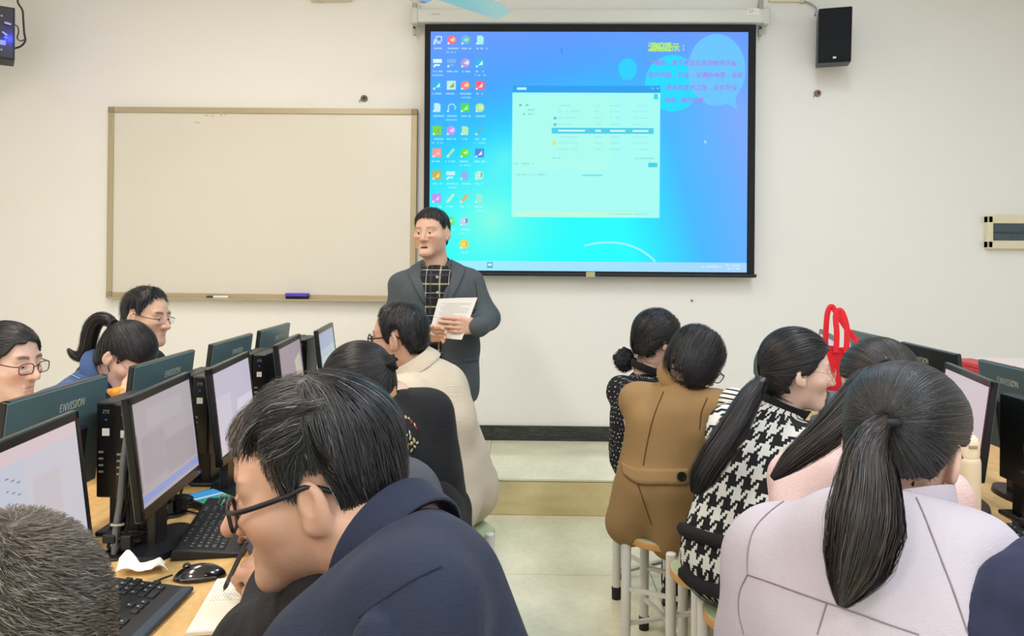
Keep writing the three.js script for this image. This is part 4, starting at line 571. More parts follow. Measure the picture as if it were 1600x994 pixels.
// hand: wrist at the origin, fingers along +y, palm towards -z, thumb on +x (mirror with s = -1)
function handField(M, s, curl, thumb) {
  const tr = (x, y, z) => V(x * s, y, z).applyMatrix4(M), palm = [], fing = [];
  const L = [[0.04, 0.025, 0.021], [0.045, 0.028, 0.022], [0.041, 0.026, 0.021], [0.032, 0.021, 0.019]], X = [0.031, 0.0105, -0.0105, -0.029], Y = [0.088, 0.092, 0.087, 0.078];
  palm.push(cone(tr(0, -0.03, 0), 0.024, tr(0, 0.0, 0), 0.024));
  for (let i = 0; i < 4; i++) palm.push(cone(tr(X[i] * 0.55, 0.005, 0), 0.016, tr(X[i], Y[i], 0), 0.0115));
  palm.push(cone(tr(0.018, 0.012, -0.006), 0.016, tr(0.036, 0.046, -0.014), 0.0145));
  for (let i = 0; i < 4; i++) { const c = curl[i]; let y = Y[i], z = 0, a = 0; const ch = []; for (let j = 0; j < 3; j++) { a += c[j]; const y1 = y + Math.cos(a) * L[i][j], z1 = z - Math.sin(a) * L[i][j], dx = X[i] * (1 + 0.12 * (j + 1) * (c[3] ?? 0)); ch.push(cone(tr(X[i] * (1 + 0.12 * j * (c[3] ?? 0)), y, z), 0.0102 - j * 0.0009, tr(dx, y1, z1), 0.0094 - j * 0.0011)); y = y1; z = z1; } fing.push(ch); }
  const t = thumb ?? [[0.036, 0.046, -0.014], [0.05, 0.074, -0.02], [0.052, 0.1, -0.024]];
  fing.push([cone(tr(...t[0]), 0.0138, tr(...t[1]), 0.0112), cone(tr(...t[1]), 0.0112, tr(...t[2]), 0.0088)]);
  const pf = field(palm, 0.012), ff = fing.map((c) => field(c, 0.004)), all = [...palm, ...fing.flat()];
  return { f: (x, y, z) => { const p = pf(x, y, z); let d = p; for (const q of ff) d = Math.min(d, smin(q(x, y, z), p, 0.007)); return d; }, cones: all };
}
const RELAX = [[0.25, 0.3, 0.2], [0.3, 0.35, 0.2], [0.35, 0.35, 0.25], [0.4, 0.4, 0.25]];
function basis(origin, yDir, zHint) { const y = yDir.clone().normalize(), x = y.clone().cross(zHint).normalize(), z = x.clone().cross(y).normalize(); return new THREE.Matrix4().makeBasis(x, y, z).setPosition(origin); }
// ---- hair
const hairMat = (o = {}) => new THREE.MeshPhysicalMaterial({ color: 0xffffff, vertexColors: true, roughness: o.rough ?? 0.4, specularIntensity: 0.8, side: THREE.DoubleSide });
const HAIR = hairMat();
function hairline(az, K) { for (let i = 1; i < K.length; i++) if (az <= K[i][0]) { const t = (az - K[i - 1][0]) / (K[i][0] - K[i - 1][0]); return mix(K[i - 1][1], K[i][1], t * t * (3 - 2 * t)); } return K[K.length - 1][1]; }
const LINE = {
  man: [[0, 0.074], [0.5, 0.072], [0.85, 0.05], [1.0, 0.02], [1.2, 0.0], [1.36, -0.004], [1.55, 0.03], [1.78, 0.03], [1.98, -0.03], [2.4, -0.07], [3.15, -0.078]],
  woman: [[0, 0.078], [0.5, 0.07], [0.9, 0.045], [1.15, 0.01], [1.36, -0.005], [1.5, 0.012], [1.75, 0.012], [1.95, -0.04], [2.4, -0.075], [3.15, -0.085]],
  low: [[0, 0.075], [0.5, 0.065], [0.9, 0.03], [1.1, -0.01], [1.3, -0.03], [1.6, -0.045], [2.0, -0.07], [2.5, -0.09], [3.15, -0.1]],
  bob: [[0, 0.05], [0.45, 0.045], [0.75, 0.0], [0.95, -0.055], [1.3, -0.075], [1.8, -0.065], [2.3, -0.045], [3.15, -0.035]],
  pony: [[0, 0.08], [0.5, 0.073], [0.9, 0.05], [1.15, 0.03], [1.36, 0.026], [1.55, 0.034], [1.85, 0.03], [2.0, -0.01], [2.4, -0.04], [3.15, -0.05]],
  crop: [[0, 0.088], [0.5, 0.084], [0.8, 0.062], [1.0, 0.035], [1.2, 0.012], [1.36, 0.006], [1.55, 0.034], [1.78, 0.034], [1.98, -0.02], [2.4, -0.06], [3.15, -0.068]],
};
function hairShell(h) { // returns {g: unmasked, f: masked}
  const t0 = h.t ?? 0.014, tt = h.top ?? t0, K = h.line, w = h.w ?? 1, amp = h.amp ?? 0.002, fr = h.freq ?? 60, gap = h.fade ?? 0;
  const g = (X, y, z) => { const x = X / w; let d = sdEll(x, y - 0.025, z + 0.012, 0.077, 0.093, 0.098); d = smin(d, sdEll(x, y + 0.05, z + 0.035, 0.06, 0.06, 0.055), 0.04); if (h.side) d = smin(d, sdEll(Math.abs(x) - 0.052, y + 0.035, z - (h.sideZ ?? 0.0), 0.036, 0.07, 0.06), 0.03); let t = mix(t0, tt, smooth(0.0, 0.1, y)); if (gap) { const az = Math.atan2(Math.abs(x), z + 0.01); t = mix(0.0015, t, smooth(0, gap, y - hairline(az, K))); } if (h.back) t += h.back * smooth(0.02, -0.09, z); if (h.bump) t += h.bump(x, y, z); return d - t; };
  const f = (X, y, z) => { const d = g(X, y, z); if (Math.abs(d) > 0.03) return d; const az = Math.atan2(Math.abs(X), z + 0.01), m = hairline(az, K) + noise3(X * 90, z * 90, 3) * 0.004 - y; const n = amp * noise3(X * fr, y * fr * 0.4, z * fr) + amp * 0.6 * noise3(X * fr * 2.3, y * fr, z * fr * 2.3); return smax(d + n, m * 0.8, 0.006); };
  return { g, f };
}
function ribbons(paths, width, col, grey, seed) { // thin two-sided strips with taper
  const ps = [], ns = [], cs = [], ix = [], r = rng(seed);
  for (const path of paths) {
    const n = path.length; if (n < 3) continue; const b0 = ps.length / 3, g = r() < (grey ?? 0), k = 0.4 + r() ** 2 * 2.4, c = g ? [0.2, 0.2, 0.2].map((q) => q * (0.5 + 0.7 * k)) : col.map((q) => q * k);
    for (let i = 0; i < n; i++) {
      const p = path[i].p, nn = path[i].n, t = path[Math.min(n - 1, i + 1)].p.clone().sub(path[Math.max(0, i - 1)].p).normalize(), s = t.clone().cross(nn).normalize(), w = width * (i === 0 ? 0.5 : i === n - 1 ? 0.12 : 1 - 0.4 * i / n) * (g ? 0.7 : 1);
      const up = nn.clone().addScaledVector(t, -nn.dot(t)).normalize();
      for (const q of [-1, 1]) { ps.push(p.x + s.x * w * q, p.y + s.y * w * q, p.z + s.z * w * q); const m = up.clone().addScaledVector(s, q * 0.55).normalize(); ns.push(m.x, m.y, m.z); cs.push(...c); }
      if (i) { const a = b0 + (i - 1) * 2; ix.push(a, a + 1, a + 2, a + 1, a + 3, a + 2); }
    }
  }
  const g = new THREE.BufferGeometry(); g.setAttribute('position', new THREE.Float32BufferAttribute(ps, 3)); g.setAttribute('normal', new THREE.Float32BufferAttribute(ns, 3)); g.setAttribute('color', new THREE.Float32BufferAttribute(cs, 3)); g.setIndex(ix); return g;
}
function headHair(h, seed) { // geometry in head frame
  const sh = hairShell(h), r = rng(seed), col = h.col ?? [0.012, 0.012, 0.014];
  const core = nets(sh.f, V(-0.135, -0.15, -0.16), V(0.135, 0.17, 0.145), h.cell ?? 0.0042);
  const P3 = core.attributes.position, cc = new Float32Array(P3.count * 3); for (let i = 0; i < P3.count; i++) { const k = 0.75 + 0.5 * hash3(Math.round(P3.getX(i) * 900), Math.round(P3.getY(i) * 200), Math.round(P3.getZ(i) * 900)); cc.set(h.core ? h.core.map((q) => q * k) : col.map((q) => q * k), i * 3); } core.setAttribute('color', new THREE.BufferAttribute(cc, 3));
  const paths = [], flow = h.flow ?? ((p) => V(p.x * 1.2, -0.05 - Math.max(0, -p.z), p.z + 0.05)), N = h.n ?? 2200, len = h.len ?? 0.05;
  let tries = 0;
  while (paths.length < N && tries++ < N * 6) {
    const u = r() * 2 - 1, a = r() * 6.283, q = Math.sqrt(1 - u * u), p = V(Math.cos(a) * q * 0.08, 0.025 + u * 0.095, -0.012 + Math.sin(a) * q * 0.1), az = Math.atan2(Math.abs(p.x), p.z + 0.01);
    if (p.y < hairline(az, h.line) + 0.002 || (h.skip && h.skip(p, r))) continue;
    const off = (r() - 0.35) * (h.loose ?? 0.004), L = len * (0.6 + 0.7 * r()), steps = h.steps ?? 7, path = [], wob = (r() - 0.5) * (h.wild ?? 0.5);
    let dir = null;
    for (let i = 0; i <= steps; i++) {
      let n = grad(sh.g, p, 0.004); const d = sh.g(p.x, p.y, p.z); p.addScaledVector(n, -(d - off - (h.lift ?? 0) * i / steps)); path.push({ p: p.clone(), n: n.clone() });
      let f = flow(p, r, i / steps); if (!f) break; f = f.addScaledVector(n, -f.dot(n)); if (f.length() < 1e-5) break; f.normalize(); const s = f.clone().cross(n); f.addScaledVector(s, wob * (1 - i / steps)).normalize();
      if (dir) f.lerp(dir, h.stiff ?? 0.3).normalize(); dir = f; p.addScaledVector(f, L / steps);
      if (h.stop && h.stop(p)) break; if (h.keep) { const z2 = Math.atan2(Math.abs(p.x), p.z + 0.01); if (p.y < hairline(z2, h.line) - h.keep) break; }
    }
    if (path.length > 2) paths.push(path);
  }
  return { core, strands: ribbons(paths, h.width ?? 0.0008, col, h.grey, seed + 1) };
}
// tail: path points with radius, swept core plus strands
function tail(pts, o = {}) { // pts: [Vector3, radius]
  const cv = new THREE.CatmullRomCurve3(pts.map((p) => p[0]), false, 'centripetal'), R = (t) => { const k = t * (pts.length - 1), i = Math.min(pts.length - 2, Math.floor(k)); return mix(pts[i][1], pts[i + 1][1], k - i); }, n = 40, m = 14, r = rng(o.seed ?? 5), col = o.col ?? [0.012, 0.012, 0.014], tip = o.tip ?? col;
  const fl = o.flat ?? 1, side = o.side ?? V(0, 0, 1);
  const fr = []; for (let i = 0; i <= n; i++) { const t = cv.getTangent(i / n), a = side.clone().addScaledVector(t, -side.dot(t)).normalize(), b = t.clone().cross(a).normalize(); fr.push([cv.getPoint(i / n), a, b, R(i / n)]); }
  const ps = [], cs = [], ix = [];
  for (let i = 0; i <= n; i++) for (let j = 0; j <= m; j++) { const q = j / m * 6.2832, [c, a, b, rad] = fr[i], k = rad * (1 + 0.1 * noise3(Math.cos(q) * 4, Math.sin(q) * 4, i * 0.12)) * (1 - 0.88 * smooth(0.5, 0.95, i / n)) * 0.84, p = c.clone().addScaledVector(a, Math.cos(q) * k * fl).addScaledVector(b, Math.sin(q) * k); ps.push(p.x, p.y, p.z); const v = 0.6 + 0.7 * hash3(j, 3, 7); cs.push(...col.map((x, e) => mix(x, tip[e], smooth(0.45, 1, i / n)) * v)); if (i && j) { const A = (i - 1) * (m + 1) + j - 1; ix.push(A, A + 1, A + m + 1, A + 1, A + m + 2, A + m + 1); } }
  const core = new THREE.BufferGeometry(); core.setAttribute('position', new THREE.Float32BufferAttribute(ps, 3)); core.setAttribute('color', new THREE.Float32BufferAttribute(cs, 3)); core.setIndex(ix); core.computeVertexNormals();
  const A = [], B = []; const cnt = o.n ?? 500;
  for (let s = 0; s < cnt; s++) { const q = r() * 6.2832, rr = 0.75 + 0.32 * r(), t1 = 0.68 + 0.36 * Math.sqrt(r()), t0 = r() * 0.25, path = [], ph = r() * 9, sp = (r() - 0.3) * (o.spread ?? 0.5); for (let i = 0; i <= 14; i++) { const t = clamp(t0 + (t1 - t0) * i / 14, 0, 1), k = Math.min(n, Math.round(t * n)), [c, a, b, rad] = fr[k], w = rr + 0.1 * Math.sin(t * 7 + ph) * (o.wave ?? 1) + sp * smooth(0.5, 1, t), nn = a.clone().multiplyScalar(Math.cos(q)).addScaledVector(b, Math.sin(q)); path.push({ p: cv.getPoint(t).addScaledVector(a, Math.cos(q) * rad * w * fl).addScaledVector(b, Math.sin(q) * rad * w), n: nn }); } (r() < 0.5 ? A : B).push(path); }
  return mergeGeometries([plain(core), plain(ribbons(A, o.width ?? 0.0011, col, o.grey, 3)), plain(ribbons(B, o.width ?? 0.0011, col.map((x, e) => mix(x, tip[e], 0.6)), o.grey, 4))]);
}
// ---- glasses, in the head frame
function glasses(parent, M, o) {
  const g = new THREE.Group(); g.name = 'glasses'; if (o.label) g.userData.label = o.label; parent.add(g);
  const w = (o.w ?? 0.05) / 2, h = (o.h ?? 0.038) / 2, z = o.z ?? 0.104, y = o.y ?? -0.004, r = o.r ?? 0.0018, mat = std(o.color ?? 0x16161a, 0.35, { metalness: o.metal ?? 0 }), parts = [], lens = [];
  for (const s of [-1, 1]) { const cx = s * (w + 0.009), pts = []; for (let i = 0; i < 24; i++) { const a = i / 24 * 6.2832, e = o.round ? 1 : 0.55, sx = Math.sign(Math.cos(a)) * Math.abs(Math.cos(a)) ** e, sy = Math.sign(Math.sin(a)) * Math.abs(Math.sin(a)) ** e; pts.push(V(cx + sx * w, y + sy * h, z - Math.abs(cx + sx * w) * 0.12)); }
    if (!o.rimless) parts.push(new THREE.TubeGeometry(new THREE.CatmullRomCurve3(pts, true), 60, r, 6, true));
    const sh = new THREE.BufferGeometry(), v = [cx, y, z - Math.abs(cx) * 0.12], ix = []; for (const p of pts) v.push(p.x, p.y, p.z); for (let i = 0; i < 24; i++) ix.push(0, 1 + i, 1 + (i + 1) % 24); sh.setAttribute('position', new THREE.Float32BufferAttribute(v, 3)); sh.setIndex(ix); sh.computeVertexNormals(); lens.push(sh);
    const e = s * (2 * w + 0.009), x1 = s * 0.081 * (o.hw ?? 1); parts.push(new THREE.TubeGeometry(new THREE.CatmullRomCurve3([V(e, y + h * 0.55, z - Math.abs(e) * 0.12), V(s * Math.max(Math.abs(e) + 0.004, 0.07), y + h * 0.55, z - 0.02), V(x1, 0.012, 0.02), V(x1 + s * 0.003, 0.018, -0.012), V(x1 - s * 0.004, 0.004, -0.036)]), 30, o.arm ?? r * 1.2, 6, false)); }
  parts.push(new THREE.TubeGeometry(new THREE.CatmullRomCurve3([V(-0.0095, y + 0.004, z - 0.001), V(0, y + 0.008, z + 0.001), V(0.0095, y + 0.004, z - 0.001)]), 10, r, 6, false));
  const inv = parent.position; const place = (q) => q.applyMatrix4(M).translate(-inv.x, -inv.y, -inv.z);
  mesh('frame', place(merge(parts)), mat, g); for (const l of lens) mesh('lens', place(l), new THREE.MeshPhysicalMaterial({ color: o.tint ?? 0xf4f8fa, transmission: 1, roughness: 0.02, thickness: 0, ior: 1.45, side: THREE.DoubleSide }), g);
}
// ---- the figure
const LOD = { body: 0.011 };
function person(o) {
  const b = o.base, g = base('person', o.label, 'person', [b.x, b.y, b.z]), put = (geo) => geo.translate(-b.x, -b.y, -b.z);
  const H = new THREE.Matrix4().makeRotationFromEuler(new THREE.Euler(o.pitch ?? 0, o.yaw, o.roll ?? 0, 'YXZ')); const hs = o.hs ?? 1; H.scale(V(hs, hs, hs)).setPosition(o.head);
  const ho = { ...(o.face ?? {}) }; if (o.neck) ho.neckEnd = o.neck.clone().applyMatrix4(H.clone().invert()).toArray(); ho.neckX = true;
  const hf = headField(ho), skin = SKIN[o.skin ?? 'light'], list = [];
  const ne = V(...(ho.neckEnd ?? [0, -0.2, -0.06])), hg = nets(hf, V(-0.115, -0.13, -0.15).min(ne.clone().subScalar(0.08)), V(0.115, 0.13, 0.13).max(ne.clone().addScalar(0.08)), o.cell ?? 0.004); list.push(plain(paintHead(hg, skin, ho)));
  for (const s of [-1, 1]) list.push(plain(eyeGeo(s, o.look ?? 0)));
  let geo = mergeGeometries(list).applyMatrix4(H); const rest = [];
  const neckEnd = ne.clone().applyMatrix4(H);
  // trunk under the clothes, arms and hands
  if (o.J) {
    const J = o.J, c = [cone(neckEnd, 0.044, J.chest, 0.08), cone(J.chest, 0.08, J.hip, 0.07)];
    for (const s of [0, 1]) if (J.sh) { c.push(cone(J.sh[s], 0.042, J.el[s], 0.036), cone(J.el[s], 0.036, J.wr[s], 0.025), cone(J.chest, 0.06, J.sh[s], 0.036)); }
    if (J.knee) for (const s of [0, 1]) c.push(cone(J.hip, 0.06, J.knee[s], 0.045), cone(J.knee[s], 0.05, J.ankle[s], 0.035));
    const [lo, hi] = bounds(c, 0.02); rest.push(plain(constColor(nets(field(c, 0.05), lo, hi, 0.016), skin)));
  }
  for (const h of o.hands ?? []) { const q = handField(h.M, h.s, h.curl ?? RELAX, h.thumb), [lo, hi] = bounds(q.cones, 0.01); rest.push(plain(constColor(nets(q.f, lo, hi, h.cell ?? 0.0042), skin.map((x, i) => x * [1, 0.96, 0.95][i])))); }
  if (rest.length) geo = mergeGeometries([geo, ...rest]);
  mesh('body', put(geo), skinMat, g);
  // hair
  const hh = headHair(o.hair, o.seed ?? 1), hm = o.hair.mat ?? HAIR;
  const hair = mesh('hair', put(mergeGeometries([plain(hh.core), plain(hh.strands)]).applyMatrix4(H)), hm, g, o.hair.label);
  if (o.glasses) glasses(g, H, o.glasses);
  const nt = V(0, -0.05, -0.022).applyMatrix4(H), nd = nt.clone().sub(neckEnd).normalize(), face = V(0, 0, 1).transformDirection(H);
  return { g, H, put, hair, b, ne: neckEnd, nd, face, nr: (ho.neck ?? 0.054) * hs };
}
function garment(p, name, cones, o = {}) {
  const k = o.k ?? 0.05, f0 = field(cones, k, 0), amp = o.amp ?? 0.006, fr = o.freq ?? 9, S = o.stretch ?? [1, 1, 1];
  const f = (x, y, z) => { let d = f0(x, y, z); if (d < 0.06 && d > -0.06) { if (amp) d += amp * (noise3(x * fr * S[0], y * fr * S[1], z * fr * S[2]) + 0.5 * noise3(x * fr * 2.3 * S[0] + 7, y * fr * 2.3 * S[1], z * fr * 2.3 * S[2])); if (o.crease) { const n = 1 - Math.abs(noise3(x * fr * 0.9 + 3, y * fr * 0.55, z * fr * 0.9 + 9)); d += o.crease * n * n * n * n * n * n; } if (o.fold) d += o.fold(x, y, z); } if (o.cut) d = o.cut(d, x, y, z); return d; };
  const [lo, hi] = bounds(cones, 0.02), h = o.h ?? 0.009, geo = nets(f, lo, hi, h), pos = geo.attributes.position, uv = new Float32Array(pos.count * 2), A = o.axis;
  for (let i = 0; i < pos.count; i++) {
    const q = V().fromBufferAttribute(pos, i);
    if (o.uv) { const e = o.uv(q); uv[i * 2] = e[0]; uv[i * 2 + 1] = e[1]; } else if (A) { const d = q.clone().sub(A.c), u = d.dot(A.r), w = d.dot(A.b), v = d.dot(A.u); uv[i * 2] = Math.atan2(u, w) * A.R; uv[i * 2 + 1] = v; } else { uv[i * 2] = q.x * 0.8 + q.z * 0.9; uv[i * 2 + 1] = q.y - q.z * 0.15; }
  }
  geo.setAttribute('uv', new THREE.BufferAttribute(uv, 2)); const m = mesh(name, p.put(geo), o.mat, p.g, o.label); m.userData.f = undefined; return { m, f };
}
// stitched line lying on a garment, given as photo pixels that are dropped on its surface
function seam(p, f, pts, r, mat, name = 'seam', t0, parent) { const q = []; const cv = new THREE.CatmullRomCurve3(pts.map(([x, y]) => V(x, y, 0))), n = pts.length * 7; for (let i = 0; i <= n; i++) { const c = cv.getPoint(i / n), h = hit(c.x, c.y, f, t0 ?? 0.5); if (h) q.push(h.addScaledVector(grad(f, h), r * 0.15).sub(p.b)); } if (q.length < 4) { console.log('seam misses', name, pts[0]); return; } mesh(name, new THREE.TubeGeometry(new THREE.CatmullRomCurve3(q), q.length * 3, r, 6, false), mat, parent ?? p.g); }
// seated trunk and limbs from a few joints; returns joints and cones
function seat(o) {
  const Fv = V(Math.sin(o.yaw), 0, Math.cos(o.yaw)), R = Fv.clone().cross(UP), N = o.neck, Hp = o.hip, U = N.clone().sub(Hp).normalize(), sh = o.sh ?? 0.17, B = V().copy(R).cross(U).normalize();
  const fw = o.fwd ?? 0.0, at = (base, r, u, f = 0) => base.clone().addScaledVector(R, r).addScaledVector(U, u).addScaledVector(B, -f), t = o.t ?? 0.012, K = o.fat ?? 1;
  const s = o.shP ?? [at(N, sh, -0.065, fw), at(N, -sh, -0.065, fw)];                                         // [right, left]
  const el = o.el ?? [0, 1].map((i) => s[i].clone().add(V(0, -0.24, 0)).addScaledVector(Fv, 0.14)), wr = o.wr ?? [0, 1].map((i) => el[i].clone().addScaledVector(Fv, 0.22).addScaledVector(R, i ? 0.04 : -0.04).add(V(0, 0.02, 0)));
  const chest = at(N, 0, -0.17), knee = [0, 1].map((i) => V(Hp.x, 0.47, Hp.z).addScaledVector(Fv, 0.4).addScaledVector(R, i ? -0.1 : 0.1)), ankle = knee.map((k) => V(k.x, 0.09, k.z).addScaledVector(Fv, -0.03));
  const trunk = [cone(at(N, 0, -0.01), 0.046 + t, at(N, 0, -0.09, 0.005), 0.08 + t)];
  for (const q of [1, -1]) trunk.push(cone(at(N, q * 0.035, -0.035), 0.036 + t, s[q > 0 ? 0 : 1], 0.05 * K + t), cone(at(N, q * 0.08 * K, -0.15, 0.01), 0.1 * K + t, at(Hp, q * 0.075 * K, 0.16, 0.02), 0.1 * K + t), cone(at(Hp, q * 0.075 * K, 0.16, 0.02), 0.1 * K + t, at(Hp, q * 0.085 * K, 0.04, 0.02), 0.115 * K + t));
  const arms = []; for (const i of [0, 1]) arms.push(cone(s[i], 0.052 * K + t, el[i], 0.042 * K + t), cone(el[i], 0.045 * K + t, wr[i], 0.033 + t));
  const legs = []; for (const i of [0, 1]) legs.push(cone(at(Hp, i ? -0.09 : 0.09, 0.0).add(V(0, 0.015, 0)), 0.085, knee[i], 0.065), cone(knee[i], 0.065, ankle[i], 0.05));
  const M = [0, 1].map((i) => { const d = wr[i].clone().sub(el[i]); return { M: basis(wr[i], d, o.palmUp ?? V(0, 1, 0)), s: i ? 1 : -1 }; });
  return { J: { neck: N, chest, hip: Hp, sh: s, el, wr, knee, ankle }, trunk, arms, legs, hands: M, axis: { c: at(N, 0, -0.2), r: R, b: B, u: U, R: 0.17 * K }, Fv, R, U, B, at };
}
const trouserMat = { black: clothMat(0x17181c), navy: clothMat(0x232a3c), grey: clothMat(0x3c4046) };
const shoeMat = std(0x1a1a1c, 0.4);
function lower(p, S, mat) {
  garment(p, 'trousers', S.legs, { mat, k: 0.04, amp: 0.004, h: 0.014 });
  for (const i of [0, 1]) { const a = S.J.ankle[i], q = [cone(V(a.x, 0.05, a.z).addScaledVector(S.Fv, -0.03), 0.042, V(a.x, 0.042, a.z).addScaledVector(S.Fv, 0.06), 0.04), cone(V(a.x, 0.04, a.z).addScaledVector(S.Fv, 0.06), 0.04, V(a.x, 0.032, a.z).addScaledVector(S.Fv, 0.14), 0.03)]; const f = field(q, 0.03); const [lo, hi] = bounds(q, 0.02); mesh('shoe', p.put(nets((x, y, z) => smax(f(x, y, z), 0.003 - y, 0.004), lo, hi, 0.008)), shoeMat, p.g); }
}
// collar: a standing or folded band round the neck
function collar(p, c, up, fwd, o = {}) {
  const r = up.clone().cross(fwd).normalize(), f = r.clone().cross(up).normalize(), n = 40, a0 = o.open ?? 0.35, ps = [], ix = [], rx = o.rx ?? 0.07, rz = o.rz ?? 0.075, h = o.h ?? 0.045, fl = o.flare ?? 0.012, th = o.th ?? 0.005, prof = o.fold ? [[0, -0.01], [-0.004, h], [0.004, h + 0.003], [fl + 0.012, h * 0.3], [fl + 0.02, -0.008], [fl + 0.016, -0.01], [0.006, h * 0.35]] : [[0, -0.012], [fl, h], [fl + th, h + 0.001], [th, -0.012]], m = prof.length;
  for (let i = 0; i <= n; i++) { const a = a0 + (6.2832 - 2 * a0) * i / n, dip = (o.dip ?? 0.02) * Math.cos(a) ; for (const [dr, y] of prof) { const q = c.clone().addScaledVector(f, Math.cos(a) * (rz + dr)).addScaledVector(r, Math.sin(a) * (rx + dr)).addScaledVector(up, y - dip); ps.push(q.x, q.y, q.z); } if (i) for (let j = 0; j < m; j++) { const A = (i - 1) * m + j, B = (i - 1) * m + (j + 1) % m; ix.push(A, B, A + m, B, B + m, A + m); } }
  const g = new THREE.BufferGeometry(); g.setAttribute('position', new THREE.Float32BufferAttribute(ps, 3)); g.setIndex(ix); g.computeVertexNormals(); const uv = new Float32Array(ps.length / 3 * 2); for (let i = 0; i < uv.length / 2; i++) { uv[i * 2] = ps[i * 3] + ps[i * 3 + 2]; uv[i * 2 + 1] = ps[i * 3 + 1]; } g.setAttribute('uv', new THREE.BufferAttribute(uv, 2)); mesh(o.name ?? 'collar', p.put(g), o.mat, p.g, o.label);
}
const D = Math.PI / 180;
// collar that follows the neck of a figure
function autoCollar(p, off, o) { const f = p.face.clone().addScaledVector(p.nd, -p.face.dot(p.nd)); collar(p, p.ne.clone().addScaledVector(p.nd, off), p.nd, f, { rx: p.nr * 1.1 + 0.008 + (o.add ?? 0), rz: p.nr * 1.12 + 0.009 + (o.add ?? 0), dip: 0.008, ...o }); }
// strip laid on a garment between two photo-pixel curves
function patch(p, f, A, B, off, mat, name, o = {}) {
  const ca = new THREE.CatmullRomCurve3(A.map(([x, y]) => V(x, y, 0)), o.closed), cb = new THREE.CatmullRomCurve3(B.map(([x, y]) => V(x, y, 0)), o.closed), n = o.n ?? 20, m = o.m ?? 5, G = []; let bad = 0, last = null;
  for (let i = -1; i <= n + 1; i++) { const row = []; for (let j = -1; j <= m + 1; j++) { const t = clamp(i / n, 0, 1), u = clamp(j / m, 0, 1), q = ca.getPoint(t).lerp(cb.getPoint(t), u), h = hit(q.x, q.y, f, o.t0 ?? 0.5) ?? last; if (!h) { bad++; row.push(V()); continue; } last = h.clone(); row.push(h.addScaledVector(grad(f, h), i < 0 || j < 0 || i > n || j > m ? -0.002 : off)); } G.push(row); }
  if (bad) { console.log('patch misses', name, bad); if (bad > 3) return; }
  const ps = [], uv = [], ix = [], W = m + 3; G.forEach((r, i) => r.forEach((q, j) => { ps.push(q.x, q.y, q.z); uv.push(i * 0.01, j * 0.01); if (i && j) { const a = (i - 1) * W + j - 1; ix.push(a, a + 1, a + W, a + 1, a + W + 1, a + W); } }));
  const g = new THREE.BufferGeometry(); g.setAttribute('position', new THREE.Float32BufferAttribute(ps, 3)); g.setAttribute('uv', new THREE.Float32BufferAttribute(uv, 2)); g.setIndex(ix); g.computeVertexNormals(); return mesh(name, p.put(g), mat, o.parent ?? p.g, o.label);
}
const seatHip = (k, dx = 0, dz = 0) => V(ST[k][0] + dx, 0.53, ST[k][1] + dz);
function armsTo(S0, wr, out = 0.05, drop = 0.1) { return [0, 1].map((i) => S0[i].clone().lerp(wr[i], 0.5).add(V(0, -drop, 0))); }
const manFlow = (p) => V(p.x * 1.1, -0.045 - Math.abs(p.x) * 0.6, p.z + 0.055), tieFlow = (t) => (p) => { const d = t.clone().sub(p); return d.length() < 0.012 ? null : d; };
const BLACK = [0.014, 0.014, 0.016];
const manHair = (o = {}) => ({ keep: 0.006, line: LINE.crop, t: 0.007, top: 0.014, fade: 0.06, flow: manFlow, n: 1700, len: 0.03, width: 0.0009, loose: 0.005, wild: 0.8, lift: 0.003, col: BLACK, ...o });
const ponyHair = (tie, o = {}) => ({ line: LINE.woman, t: 0.008, top: 0.011, flow: tieFlow(tie), n: 1500, len: 0.19, steps: 12, width: 0.001, loose: 0.003, wild: 0.15, stiff: 0.45, col: BLACK, amp: 0.0012, stop: (p) => p.distanceTo(tie) < 0.014, ...o });

